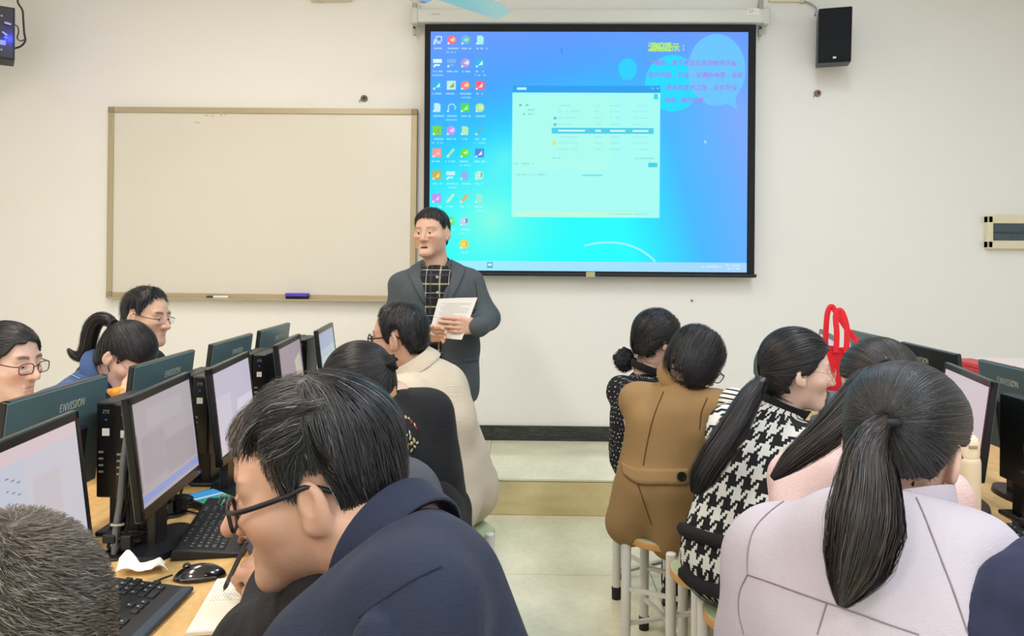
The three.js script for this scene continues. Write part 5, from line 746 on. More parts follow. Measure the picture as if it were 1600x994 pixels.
{ // ---- K: the teacher
  const d = 3.87, head = P(674, 365, d), neck = P(682, 422, d + 0.03), b = V(head.x, 0, head.z);
  const sh = [P(628, 446, d), P(735, 443, d)], el = [P(617, 508, d - 0.02), P(762, 497, d - 0.04)], wr = [P(662, 527, d - 0.24), P(747, 512, d - 0.26)], hip = P(682, 590, d + 0.02);
  const knee = [V(hip.x - 0.1, 0.48, b.z + 0.02), V(hip.x + 0.1, 0.48, b.z + 0.02)], ankle = [V(hip.x - 0.1, 0.09, b.z), V(hip.x + 0.1, 0.09, b.z)];
  const hands = [{ M: basis(wr[1].clone(), P(706, 508, d - 0.29).sub(wr[1]), V(0, 0.1, 1)), s: 1, cell: 0.003, curl: [[0.12, 0.18, 0.1], [0.15, 0.2, 0.1], [0.18, 0.25, 0.1], [0.22, 0.3, 0.15]], thumb: [[0.03, 0.046, -0.02], [0.036, 0.07, -0.034], [0.03, 0.092, -0.036]] }, { M: basis(wr[0].clone(), P(690, 520, d - 0.3).sub(wr[0]), V(0, 0.3, -1)), s: 1, cell: 0.004 }];
  const p = person({ label: 'person standing in grey suit jacket and plaid shirt, reading from a held paper', base: b, head, neck, yaw: -18 * D, pitch: 1 * D, roll: 2 * D, seed: 11, skin: 'mid', hs: 0.985, cell: 0.003, face: { w: 1.05, jaw: 1.2, open: 0.2, lips: 0.6, lid: 0.0055, neck: 0.058, brow: 0.5 },
    J: { neck, chest: P(682, 470, d), hip, sh, el, wr, knee, ankle }, hands,
    hair: manHair({ top: 0.017, t: 0.009, w: 1.02, n: 1700, len: 0.026, line: LINE.crop.map(([a, y]) => [a, a < 0.7 ? y - 0.012 : y]) }) });
  const plaid = canvasTex(256, 256, (c) => { c.fillStyle = '#15161c'; c.fillRect(0, 0, 256, 256); for (const [o, w, col] of [[40, 26, 'rgba(150,150,110,.55)'], [50, 5, '#d8d49a'], [150, 5, '#d6d6cc'], [200, 16, 'rgba(70,76,84,.7)']]) { c.fillStyle = col; c.fillRect(o, 0, w, 256); c.fillRect(0, o, 256, w); } }); plaid.repeat.set(9, 9);
  const shirtC = [cone(P(682, 436, d), 0.055, P(682, 452, d), 0.1), cone(P(682, 450, d - 0.01), 0.115, P(683, 600, d - 0.01), 0.13)];
  const shirt = garment(p, 'shirt', shirtC, { mat: std(0xffffff, 0.9, { map: plaid }), amp: 0.003, h: 0.009, uv: (q) => [q.x, q.y], label: 'black and white plaid shirt' });
  collar(p, P(681, 420, d + 0.012), V(0, 1, 0.12).normalize(), V(-0.05, 0, 1), { rx: 0.066, rz: 0.07, h: 0.03, fold: true, open: 0.5, dip: 0.034, mat: std(0xffffff, 0.9, { map: plaid }), name: 'shirt_collar' });
  for (const [x, y] of [[683, 433], [683.5, 457], [685, 548]]) { const h = hit(x, y, shirt.f, 2.5, 5); if (h) mesh('button', lathe([[0, 0.003], [0.006, 0.0025], [0.0065, 0]], 12).rotateX(Math.PI / 2).translate(h.x - b.x, h.y - b.y, h.z - b.z + 0.001), std(0xb9bcc4, 0.4), p.g); }
  const J = [cone(P(664, 419, d + 0.02), 0.045, sh[0], 0.06), cone(P(701, 418, d + 0.02), 0.045, sh[1], 0.06), cone(P(658, 465, d), 0.125, P(655, 540, d), 0.135), cone(P(703, 465, d), 0.125, P(706, 540, d), 0.135), cone(P(655, 540, d), 0.135, P(652, 605, d), 0.14), cone(P(706, 540, d), 0.135, P(705, 605, d), 0.14), cone(sh[0], 0.066, el[0], 0.058), cone(el[0], 0.058, wr[0], 0.05), cone(sh[1], 0.066, el[1], 0.056), cone(el[1], 0.058, wr[1], 0.05)];
  const cx = (y) => P(682, 480, d).x, yTop = P(0, 405, d).y, yMid = P(0, 465, d).y, yHem = P(0, 621, d).y, bz = b.z;
  const suit = fuzzMat(0x4b5359, { bumpScale: 0.0008 });
  const jk = garment(p, 'jacket', J, { mat: suit, k: 0.035, amp: 0.005, freq: 8, h: 0.0075, label: 'grey wool suit jacket, open at the front', cut: (q, x, y, z) => { q = smax(q, yHem - y, 0.01); if (z > bz + 0.03) { const w = y > yMid ? mix(0.04, 0.066, (y - yMid) / (yTop - yMid)) : mix(0.034, 0.04, smooth(yHem, yMid, y)); const dx = Math.abs(x - cx(y)) - w; const arm = z > bz + 0.16 ? 1 : 0; if (!arm) q = smax(q, -dx, 0.012); } const nk = Math.hypot(x - neck.x, (z - neck.z) * 1) - 0.066; return y > P(0, 416, d).y ? smax(q, -nk, 0.006) : q; } });
  patch(p, jk.f, [[705, 411], [705, 422], [703, 446], [698, 474]], [[713, 411], [726, 420], [718, 444], [700, 477]], 0.007, suit, 'lapel', { t0: 2.5, n: 18 });
  patch(p, jk.f, [[659, 412], [659, 424], [661, 446], [666, 474]], [[650, 413], [639, 423], [646, 446], [664, 477]], 0.007, suit, 'lapel', { t0: 2.5, n: 18 });
  seam(p, jk.f, [[722, 416], [716, 420], [711, 424]], 0.002, std(0x25292d, 0.9), 'notch', 2.5); seam(p, jk.f, [[742, 440], [745, 460], [744, 480]], 0.002, std(0x2c3034, 0.9), 'sleeve_seam', 2.5);
  patch(p, jk.f, [[724, 560], [736, 558], [746, 556]], [[725, 566], [736, 565], [747, 563]], 0.005, suit, 'pocket_flap', { t0: 2.5, n: 8, m: 3 });
  for (const [x, y] of [[742, 484], [741, 488]]) { const h = hit(x, y, jk.f, 2.5, 5); if (h) mesh('cuff_button', lathe([[0, 0.005], [0.008, 0.004], [0.009, 0]], 12).rotateX(Math.PI / 2).translate(h.x - b.x, h.y - b.y, h.z - b.z + 0.001), std(0x1a1c1f, 0.4), p.g); }
  const legs = [0, 1].flatMap((i) => [cone(V(knee[i].x, 0.9, b.z + 0.01), 0.105, knee[i], 0.08), cone(knee[i], 0.08, ankle[i], 0.075)]); garment(p, 'trousers', legs, { mat: trouserMat.grey, k: 0.03, amp: 0.004, h: 0.014 });
  for (const i of [0, 1]) { const a = ankle[i], q = [cone([a.x, 0.05, a.z - 0.04], 0.045, [a.x, 0.045, a.z + 0.06], 0.044), cone([a.x, 0.042, a.z + 0.06], 0.044, [a.x, 0.032, a.z + 0.16], 0.032)], f = field(q, 0.03), [lo, hi] = bounds(q, 0.02); mesh('shoe', p.put(nets((x, y, z) => smax(f(x, y, z), 0.003 - y, 0.004), lo, hi, 0.008)), shoeMat, p.g); }
  // paper in his hand
  const pd = d - 0.275, C = [[685, 467], [746, 465], [721.5, 531], [670, 522]], n = 12, ps = [], uv = [], ix = [], c0 = P(705, 498, pd);
  for (let i = 0; i <= n; i++) for (let j = 0; j <= n; j++) { const u = i / n, v = j / n, px = mix(mix(C[0][0], C[1][0], u), mix(C[3][0], C[2][0], u), v) + 3 * Math.sin(v * 3.1) * (1 - u) * 0, py = mix(mix(C[0][1], C[1][1], u), mix(C[3][1], C[2][1], u), v) + 2.2 * Math.sin(u * 3.14) * (v - 0.2), q = P(px, py, pd + 0.014 * Math.sin(u * 3.1) - 0.05 * (v - 0.5)).sub(c0); ps.push(q.x, q.y, q.z); uv.push(u, 1 - v); if (i && j) { const a = (i - 1) * (n + 1) + j - 1; ix.push(a, a + 1, a + n + 1, a + 1, a + n + 2, a + n + 1); } }
  const pg = new THREE.BufferGeometry(); pg.setAttribute('position', new THREE.Float32BufferAttribute(ps, 3)); pg.setAttribute('uv', new THREE.Float32BufferAttribute(uv, 2)); pg.setIndex(ix); pg.computeVertexNormals();
  const sheet = canvasTex(320, 400, (c) => { c.fillStyle = '#dddcd6'; c.fillRect(0, 0, 320, 400); c.fillStyle = 'rgba(90,92,96,.6)'; const r = rng(17); for (let y = 54; y < 360; y += 15) { let x = 40 + (y % 60 < 15 ? 26 : 0); while (x < 282 - (y % 75 < 15 ? 120 * r() : 0)) { const w = 4 + r() * 8; c.fillRect(x, y, w, 5); x += w + 2.5; } } c.fillStyle = 'rgba(120,120,120,.35)'; c.fillRect(0, 205, 320, 3); });
  const pp = tag(mesh(numbered('sheet_of_paper'), pg, std(0xffffff, 0.85, { map: sheet, side: THREE.DoubleSide }), scene), 'printed white sheet of paper held by the standing person in the grey suit', 'paper'); pp.position.copy(c0);
}
{ // ---- A: woman in white, glasses
  const d = 2.34, head = P(13, 566, d), neck = P(-2, 652, d + 0.02), b = V(ST.white[0], 0, ST.white[1]), hip = seatHip('white', 0.02);
  const S = seat({ yaw: 80 * D, neck: neck.clone().add(V(-0.01, -0.01, 0)), hip, sh: 0.15, t: 0.016, fat: 0.92, wr: [V(-1.46, 0.8, ST.white[1] + 0.16), V(-1.42, 0.8, ST.white[1] - 0.12)] });
  S.J.el = armsTo(S.J.sh, S.J.wr); 
  const S2 = seat({ yaw: 80 * D, neck: neck.clone().add(V(-0.01, -0.01, 0)), hip, sh: 0.15, t: 0.016, fat: 0.92, wr: S.J.wr, el: S.J.el });
  const tie = V(0, -0.02, -0.125), p = person({ label: 'person seated at the desk in white sweater and dark-rimmed glasses', base: b, head, neck, yaw: 80 * D, pitch: 6 * D, roll: 0, hs: 0.96, seed: 21, skin: 'light', cell: 0.003, face: { jaw: 0.95, w: 0.98, lips: 0.7, neck: 0.046, lid: 0.001 }, J: S2.J, hands: S2.hands,
    hair: ponyHair(tie, { n: 2400, line: LINE.woman.map(([a, y]) => [a, a > 0.8 && a < 1.9 ? y - 0.015 : y]), t: 0.01, top: 0.012, width: 0.001 }), glasses: { w: 0.05, h: 0.034, r: 0.0016, color: 0x5a2a38, label: 'dark red rectangular glasses' } });
  mesh('ponytail', p.put(tail([[V(0, -0.02, -0.11), 0.016], [V(0, -0.06, -0.15), 0.026], [V(0, -0.14, -0.16), 0.024], [V(0, -0.22, -0.15), 0.01]].map(([v, r]) => [v.applyMatrix4(p.H), r]), { n: 200 })), HAIR, p.hair);
  const m = fuzzMat(0xefe9dd); garment(p, 'sweater', [...S2.trunk, ...S2.arms], { mat: m, amp: 0.006, h: 0.009, label: 'white sweater' }); autoCollar(p, 0.012, { h: 0.014, flare: 0.003, th: 0.01, open: 0.0, mat: m, add: 0.004 }); lower(p, S2, trouserMat.black);
}
{ // ---- B: woman in denim, bent over
  const d = 2.65, head = P(198, 556, d), neck = P(158, 580, d + 0.03), b = V(ST.denim[0], 0, ST.denim[1]), hip = seatHip('denim', 0.06);
  const wr = [P(198, 640, d - 0.1), P(172, 650, d + 0.1)], S0 = seat({ yaw: 85 * D, neck: P(140, 600, d), hip, sh: 0.15, wr }), S = seat({ yaw: 85 * D, neck: P(140, 600, d), hip, sh: 0.14, t: 0.016, fat: 0.95, wr, el: armsTo(S0.J.sh, wr, 0, 0.08) });
  const tie = V(0.0, 0.075, -0.105), up = { M: basis(wr[0], P(196, 610, d - 0.12).sub(wr[0]), V(-1, 0.2, 0.4)), s: -1, curl: [[0.5, 0.6, 0.4], [0.7, 0.7, 0.4], [0.8, 0.8, 0.4], [0.9, 0.8, 0.4]] };
  const p = person({ label: 'person bending forward in blue denim jacket with a looped high ponytail', base: b, head, neck, yaw: 79 * D, pitch: 40 * D, roll: -2 * D, hs: 0.9, seed: 31, skin: 'light', face: { lips: 1, jaw: 0.95, neck: 0.044 }, J: S.J, hands: [up, S.hands[1]],
    hair: ponyHair(tie, { n: 2000, line: LINE.low.map(([a, y]) => [a, a < 0.8 ? y - 0.03 : a > 1.2 && a < 1.9 ? y + 0.05 : y]), t: 0.011, top: 0.014, loose: 0.006, wild: 0.3 }), glasses: { w: 0.05, h: 0.036, r: 0.0012, color: 0x8a8078, metal: 0.5 } });
  const tp = [[176, 508, 9], [168, 500, 10], [156, 499, 11], [146, 508, 13], [140, 526, 13], [136, 545, 12], [126, 557, 9], [114, 554, 5], [106, 545, 2]].map(([x, y, r], i) => [P(x, y, d + 0.02 + i * 0.002), r * d / F]);
  mesh('ponytail', p.put(tail(tp, { n: 420, seed: 9, tip: [0.03, 0.02, 0.018] })), HAIR, p.hair, 'looped high ponytail'); mesh('hair_tie', p.put(new THREE.TorusGeometry(0.018, 0.007, 8, 20).rotateY(1.2).applyMatrix4(new THREE.Matrix4().setPosition(P(177, 509, d + 0.01)))), std(0x15151a, 0.8), p.g);
  const deni = fuzzMat(0x3b557f, { map: canvasTex(256, 256, (c) => { c.fillStyle = '#4b6696'; c.fillRect(0, 0, 256, 256); const r = rng(3); for (let i = 0; i < 900; i++) { c.fillStyle = `rgba(${r() < 0.5 ? '160,180,210' : '30,48,90'},.25)`; c.fillRect(r() * 256, r() * 256, 2 + r() * 5, 1.5); } }) , color: 0xffffff });
  const jk = garment(p, 'jacket', [...S.trunk, ...S.arms], { mat: deni, amp: 0.009, freq: 12, label: 'blue denim jacket' }); autoCollar(p, 0.01, { h: 0.026, fold: true, mat: deni, open: 0.3 }); lower(p, S, trouserMat.navy);
  seam(p, jk.f, [[88, 600], [105, 585], [125, 592]], 0.002, std(0x9db4d6, 0.8), 'stitching', 1.8); seam(p, jk.f, [[80, 612], [100, 604], [118, 612]], 0.002, std(0x9db4d6, 0.8), 'stitching', 1.8);
  const sn = P(184, 613, d - 0.14), q = base('yellow_snack', 'small orange-yellow snack held up by the person in denim', 'snack', sn.toArray()); mesh('piece', nets((x, y, z) => sdEll(x, y, z, 0.032, 0.018, 0.02) + 0.005 * noise3(x * 70, y * 70, z * 70), V(-0.05, -0.04, -0.04), V(0.05, 0.04, 0.04), 0.004), std(0xd9952f, 0.6), q); mesh('crumb', nets((x, y, z) => sdEll(x - 0.024, y - 0.012, z - 0.012, 0.012, 0.01, 0.01) + 0.003 * noise3(x * 90, y * 90, z * 90), V(0, -0.01, -0.02), V(0.05, 0.04, 0.04), 0.003), std(0xe8c060, 0.6), q);
}
{ // ---- C: man with rimless glasses
  const d = 3.12, head = P(230, 496, d), neck = P(208, 548, d + 0.03), b = V(ST.glasses[0], 0, ST.glasses[1]), hip = seatHip('glasses', 0.02);
  const wr = [V(-1.45, 0.8, ST.glasses[1] + 0.14), V(-1.42, 0.8, ST.glasses[1] - 0.14)], S0 = seat({ yaw: 85 * D, neck: P(207, 560, d), hip, sh: 0.17, wr }), S = seat({ yaw: 85 * D, neck: P(207, 560, d), hip, sh: 0.17, t: 0.018, wr, el: armsTo(S0.J.sh, wr) });
  const p = person({ label: 'person seated at the far desk end in black jacket and rimless glasses, short black hair', base: b, head, neck, yaw: 78 * D, pitch: 5 * D, roll: -3 * D, hs: 0.93, seed: 41, skin: 'mid', cell: 0.0032, face: { jaw: 1.08, neck: 0.058, lips: 0.5, lid: 0.002 }, J: S.J, hands: S.hands, hair: manHair({ top: 0.02, t: 0.008, lift: 0.008, n: 1800, len: 0.018 }), glasses: { w: 0.046, h: 0.03, r: 0.001, rimless: true, color: 0x6a4a40, metal: 0.6, arm: 0.0018, tint: 0xe8eef2, label: 'rimless glasses with thin brown arms' } });
  const m = clothMat(0x1a1d22); garment(p, 'jacket', [...S.trunk, ...S.arms], { mat: m, label: 'black jacket' }); autoCollar(p, 0.01, { h: 0.035, mat: m, open: 0.3 }); lower(p, S, trouserMat.black);
}
{ // ---- J: man in cream jacket
  const d = 2.79, head = P(622, 526, d), neck = P(648, 578, d + 0.01), b = V(ST.cream[0], 0, ST.cream[1]), hip = seatHip('cream', 0.0);
  const wr = [V(-0.56, 0.8, ST.cream[1] - 0.16), V(-0.55, 0.8, ST.cream[1] + 0.08)], o = { yaw: -108 * D, neck: P(656, 588, d), hip, sh: 0.165, t: 0.022, fat: 1.12, wr }, S0 = seat(o), S = seat({ ...o, el: armsTo(S0.J.sh, wr) });
  const p = person({ label: 'person seated in cream jacket with black-framed glasses and short black hair', base: b, head, neck, yaw: -101 * D, pitch: 4 * D, roll: -4 * D, hs: 0.97, seed: 51, skin: 'tan', cell: 0.0034, face: { jaw: 1.05, neck: 0.06 }, J: S.J, hands: S.hands, hair: manHair({ top: 0.015, t: 0.012, fade: 0.03, n: 2400, len: 0.028, amp: 0.003, line: LINE.crop.map(([a, y]) => [a, a > 1.1 && a < 1.5 ? y - 0.03 : y]) }), glasses: { w: 0.046, h: 0.042, round: true, r: 0.0026, arm: 0.003, color: 0x101114, label: 'thick black round glasses' } });
  const m = fuzzMat(0xd9cdb8); const back = P(708, 600, d + 0.05); const cs = [...S.trunk, ...S.arms, cone(P(690, 610, d + 0.02), 0.095, P(702, 760, d + 0.02), 0.118), cone(P(672, 600, d), 0.09, P(690, 660, d), 0.12)];
  const jk = garment(p, 'jacket', cs, { mat: m, amp: 0.007, freq: 7, label: 'cream jacket' }); autoCollar(p, 0.012, { h: 0.036, fold: true, mat: m, open: 0.3, add: 0.004 }); lower(p, S, trouserMat.black);
}
{ // ---- I: woman in embroidered black coat
  const d = 2.22, head = P(560, 604, d), neck = P(616, 622, d + 0.02), b = V(ST.black[0], 0, ST.black[1]), hip = seatHip('black', -0.05);
  const wr = [V(-0.6, 0.8, ST.black[1] - 0.15), V(-0.6, 0.8, ST.black[1] + 0.1)], o = { yaw: -105 * D, neck: P(623, 632, d), hip, sh: 0.15, t: 0.014, fat: 0.95, wr }, S0 = seat(o), S = seat({ ...o, el: armsTo(S0.J.sh, wr) });
  const tie = V(0, 0.03, -0.118), p = person({ label: 'person leaning forward in black coat with floral embroidery and a hair bun', base: b, head, neck, yaw: -98 * D, pitch: 22 * D, seed: 61, skin: 'light', face: { neck: 0.046 }, J: S.J, hands: S.hands, hair: ponyHair(tie, { n: 2400, line: LINE.woman }) });
  const bun = p.put(nets((x, y, z) => Math.hypot(x, y, z) - 0.026 - 0.007 * noise3(x * 75, y * 75, z * 75) - 0.004 * noise3(x * 160, y * 160, z * 160), V(-0.045, -0.045, -0.045), V(0.045, 0.045, 0.045), 0.0035).applyMatrix4(new THREE.Matrix4().setPosition(P(607, 568, d - 0.02)))); mesh('bun_scrunchie', bun, std(0x0b0b0e, 0.85), p.g, 'ruffled black hair bun');
  const m = fuzzMat(0x15171c), lo2 = [...S.trunk, ...S.arms, cone(P(668, 650, d + 0.02), 0.08, P(674, 770, d + 0.04), 0.105)], jk = garment(p, 'coat', lo2, { mat: m, amp: 0.006, label: 'black wool coat' });
  autoCollar(p, 0.012, { h: 0.024, mat: clothMat(0xb48a68), open: 0.2, name: 'inner_collar', label: 'tan inner collar' }); lower(p, S, trouserMat.black);
  const skirt = [cone(P(688, 800, d + 0.05), 0.095, P(686, 870, d + 0.05), 0.095), cone(P(668, 800, d - 0.05), 0.1, P(660, 880, d - 0.05), 0.1)]; garment(p, 'skirt', skirt, { mat: clothMat(0x0f1014), amp: 0.003, h: 0.012 });
  const r = rng(77), cols = { r: 0xa8323f, c: 0xd8c59a, w: 0xe6dcc4, g: 0x6d7a4a }; const petal = new THREE.SphereGeometry(1, 8, 6).scale(1, 0.55, 0.22);
  for (const [x, y, s, c] of [[622, 646, 5, 'r'], [626, 650, 4, 'r'], [634, 652, 5, 'c'], [639, 654, 4, 'c'], [643, 659, 5, 'r'], [648, 664, 4, 'c'], [650, 668, 4, 'r'], [640, 676, 4, 'w'], [636, 680, 3, 'w'], [641, 684, 5, 'c'], [647, 688, 6, 'c'], [652, 692, 4, 'c'], [643, 693, 6, 'c'], [637, 697, 5, 'c'], [648, 698, 4, 'c'], [636, 703, 5, 'w'], [643, 704, 4, 'c'], [632, 690, 5, 'g'], [633, 735, 5, 'g'], [648, 730, 6, 'r'], [644, 737, 7, 'r'], [651, 727, 4, 'r'], [638, 742, 4, 'c']]) { const h = hit(x, y, jk.f, 1.5, 4); if (!h) continue; const n = grad(jk.f, h), q = mesh('embroidered_petal', petal, clothMat(cols[c]), p.g); q.position.copy(h).sub(b); q.quaternion.setFromUnitVectors(V(0, 0, 1), n); q.rotateZ(r() * 6); q.scale.setScalar(s * 0.9 * d / F); }
}
{ // ---- H: person in grey sweater
  const d = 1.42, head = P(450, 724, d), neck = P(548, 752, d + 0.04), b = V(ST.grey[0], 0, ST.grey[1]), hip = seatHip('grey', 0.02, 0.02);
  const wr = [V(-0.6, 0.8, -1.92), V(-0.58, 0.8, -1.74)], o = { yaw: -95 * D, neck: P(578, 772, 1.5), hip, sh: 0.165, t: 0.018, fat: 1.05, wr }, S0 = seat(o), S = seat({ ...o, el: armsTo(S0.J.sh, wr, 0, 0.05) });
  const p = person({ label: 'person in charcoal grey sweater bent low, mostly hidden behind the navy jacket', base: b, head, neck, yaw: -98 * D, pitch: 34 * D, seed: 71, skin: 'ruddy', face: { neck: 0.056 }, J: S.J, hands: S.hands, hair: manHair({ col: [0.06, 0.048, 0.036], core: [0.05, 0.04, 0.03], grey: 0.18, n: 3200, t: 0.009, fade: 0.03, len: 0.022, lift: 0.006 }) });
  const m = fuzzMat(0x4a4f58); garment(p, 'sweater', [...S.trunk, ...S.arms, cone(P(612, 790, 1.55), 0.09, P(628, 850, 1.58), 0.1)], { mat: m, amp: 0.004, h: 0.01, label: 'charcoal grey knitted sweater' }); lower(p, S, trouserMat.navy);
}
{ // ---- G: head at the lower left edge
  const d = 0.74, head = P(8, 1014, d), neck = head.clone().add(V(0.07, -0.16, 0.03)), b = V(ST.brownhair[0], 0, ST.brownhair[1]), hip = seatHip('brownhair');
  const wr = [V(-0.62, 0.8, -0.85), V(-0.62, 0.8, -0.6)], o = { yaw: -100 * D, neck: neck.clone().add(V(0.02, -0.02, 0)), hip, sh: 0.15, t: 0.012, wr }, S0 = seat(o), S = seat({ ...o, el: armsTo(S0.J.sh, wr, 0, 0.04) });
  const p = person({ label: 'person with short brownish grey hair cropped close, seated nearest the first monitor', base: b, head, neck, yaw: -128 * D, pitch: 12 * D, seed: 81, skin: 'tan', face: { neck: 0.054 }, J: S.J, hands: S.hands, hair: manHair({ col: [0.075, 0.064, 0.05], core: [0.05, 0.042, 0.034], grey: 0.04, n: 14000, t: 0.007, top: 0.009, fade: 0.03, len: 0.013, steps: 4, lift: 0.005, width: 0.0004, loose: 0.006, wild: 1.2, amp: 0.001, flow: (p) => V(p.x * 1.1 + (p.z + 0.04) * 0.6, -0.02, p.z + 0.06 - p.x * 0.6) }) });
  garment(p, 'jacket', [...S.trunk, ...S.arms], { mat: clothMat(0x2b2f38), h: 0.013 }); lower(p, S, trouserMat.black);
}
{ // ---- F: man in navy jacket, writing
  const d = 0.994, head = P(489, 754, d), neck = P(622, 860, 0.945), b = V(ST.navy[0], 0, ST.navy[1]), hip = seatHip('navy');
  const shR = P(520, 920, 1.06), shL = P(636, 968, 0.80), elR = P(408, 1030, 1.18), wrR = P(438, 888, 1.47), elL = P(470, 1090, 0.86), wrL = V(-0.56, 0.8, -1.08);
  const J = { neck: P(650, 870, 0.93), chest: P(660, 990, 0.93), hip, sh: [shR, shL], el: [elR, elL], wr: [wrR, wrL], knee: [V(-0.5, 0.47, -1.12), V(-0.5, 0.47, -0.92)], ankle: [V(-0.47, 0.09, -1.12), V(-0.47, 0.09, -0.92)] };
  const hand = { M: basis(wrR, P(348, 868, 1.58).sub(wrR), V(0.2, 0.75, 0.65)), s: -1, cell: 0.0026, curl: [[0.55, 0.75, 0.35], [0.8, 0.85, 0.4], [1.05, 1.0, 0.5], [1.15, 1.0, 0.5]], thumb: [[0.036, 0.046, -0.014], [0.042, 0.078, -0.03], [0.026, 0.1, -0.04]] };
  const handL = { M: basis(wrL, V(-1, 0, -0.3), V(0, 1, 0)), s: 1 };
  const part = V(0.03, 0.118, -0.03);
  const p = person({ label: 'person in navy jacket and black glasses leaning over a notebook and writing', base: b, head, neck, yaw: -83 * D, pitch: 13 * D, roll: 0, hs: 1.0, seed: 91, skin: 'tan', cell: 0.0024, face: { w: 1.03, jaw: 1.1, neck: 0.062, nose: 1.7, lips: 0.35, beard: 0.25, lid: -0.002, brow: 0.7 }, J, hands: [hand, handL],
    hair: { keep: 0.008, line: LINE.crop.map(([a, y]) => [a, a > 0.6 && a < 1.1 ? y + 0.012 : y]), t: 0.01, top: 0.02, fade: 0.06, w: 1.03, cell: 0.003, amp: 0.002, n: 11000, len: 0.085, steps: 12, width: 0.00055, loose: 0.012, wild: 0.5, stiff: 0.55, lift: 0.003, grey: 0.03, col: [0.018, 0.0185, 0.021], core: [0.012, 0.012, 0.014],
      flow: (p) => { const v = p.clone().sub(part); if (p.y > 0.06 && p.z > -0.02) return V(v.x * 0.6 - 0.02, -0.02, 0.07 + v.z * 0.3); return V(v.x * 1.1, -0.08, v.z * 0.5 - 0.01); } },
    glasses: { w: 0.05, h: 0.036, r: 0.0026, arm: 0.0034, z: 0.1, y: -0.006, color: 0x17181c, hw: 1.05, label: 'black plastic glasses' } });
  // fringe falling over the temple
  const fr = [], rr = rng(5); for (let i = 0; i < 220; i++) { const y0 = rr(), a = P(470 + rr() * 40, 622 + rr() * 20, 0.83 + rr() * 0.02), e = P(366 + rr() * 22 + y0 * 16, 690 + rr() * 38, 0.87), m1 = P(415 + rr() * 20, 634 + rr() * 26 + y0 * 6, 0.835), m2 = P(384 + rr() * 16 + y0 * 8, 664 + rr() * 18, 0.85), cv = new THREE.CatmullRomCurve3([a, m1, m2, e]), path = []; for (let k = 0; k <= 10; k++) { const q = cv.getPoint(k / 10); path.push({ p: q, n: q.clone().sub(head).normalize() }); } fr.push(path); }
  mesh('fringe', p.put(ribbons(fr, 0.0006, [0.014, 0.014, 0.016], 0.06, 8)), HAIR, p.hair, 'long strands swept over the forehead');
  const black = fuzzMat(0x17181d), sw = garment(p, 'sweater', [cone(P(545, 925, 1.02), 0.065, elR, 0.075), cone(elR, 0.07, wrR, 0.04), cone(P(560, 960, 0.98), 0.09, P(640, 1020, 0.95), 0.12), cone(P(570, 940, 1.02), 0.06, P(480, 985, 1.05), 0.07)], { mat: black, amp: 0.004, freq: 14, h: 0.006, label: 'black knitted sweater sleeve' });
  const navy = fuzzMat(0x20293f, { bumpScale: 0.0012 });
  const C = [cone(P(652, 872, 0.945), 0.062, P(668, 935, 0.9), 0.083), cone(P(650, 885, 0.88), 0.05, shL, 0.07), cone(shL, 0.075, elL, 0.07), cone(elL, 0.07, wrL, 0.045), cone(P(645, 915, 1.0), 0.07, P(665, 1060, 1.0), 0.105), cone(P(668, 950, 0.9), 0.085, P(688, 1060, 0.9), 0.1), cone(P(575, 985, 0.84), 0.05, P(530, 1060, 0.84), 0.08), cone(P(690, 1065, 0.92), 0.11, V(hip.x + 0.02, 0.58, hip.z + 0.04), 0.15), cone(P(630, 1060, 0.98), 0.12, V(hip.x - 0.02, 0.58, hip.z - 0.08), 0.13), cone(P(580, 1060, 0.85), 0.1, P(640, 1200, 0.88), 0.12)];
  const jk = garment(p, 'jacket', C, { mat: navy, k: 0.05, amp: 0.007, crease: 0.02, freq: 6.5, h: 0.0065, label: 'navy blue jacket' });
  p.jk = jk;
  const cu = V(0.62, 0.75, 0.1).normalize(), cf = V(-0.75, 0.1, 0.0);
  autoCollar(p, -0.014, { h: 0.034, flare: 0.006, th: 0.006, open: 0.3, mat: navy, add: -0.002, dip: -0.01 });
  seam(p, jk.f, [[690, 885], [648, 905], [600, 935], [560, 965]], 0.0012, navy, 'seam', 0.5);
  lower(p, { legs: [cone(V(-0.08, 0.54, -1.1), 0.085, J.knee[0], 0.065), cone(J.knee[0], 0.065, J.ankle[0], 0.05), cone(V(-0.08, 0.54, -0.92), 0.085, J.knee[1], 0.065), cone(J.knee[1], 0.065, J.ankle[1], 0.05)], J, Fv: V(-1, 0, 0) }, trouserMat.black);
  // pen
  const t0 = onY(348, 926, DY + 0.013), t1 = P(385, 848, 1.5), dir = t1.clone().sub(t0), L = dir.length(); dir.normalize(); const q = base('pen', 'dark grey ballpoint pen in the hand of the person in navy', 'pen', t0.toArray()); q.quaternion.setFromUnitVectors(UP, dir);
  mesh('barrel', lathe([[0.0042, 0.03], [0.0048, 0.034], [0.0048, L - 0.01], [0.004, L], [0, L + 0.001]], 14), std(0x3a3b44, 0.35), q); mesh('grip', lathe([[0.002, 0.01], [0.0046, 0.018], [0.0047, 0.034]], 14), std(0x121216, 0.6), q); mesh('nib', lathe([[0, 0], [0.0006, 0.001], [0.0021, 0.011]], 12), std(0xb8b8ba, 0.3, { metalness: 0.8 }), q);
}
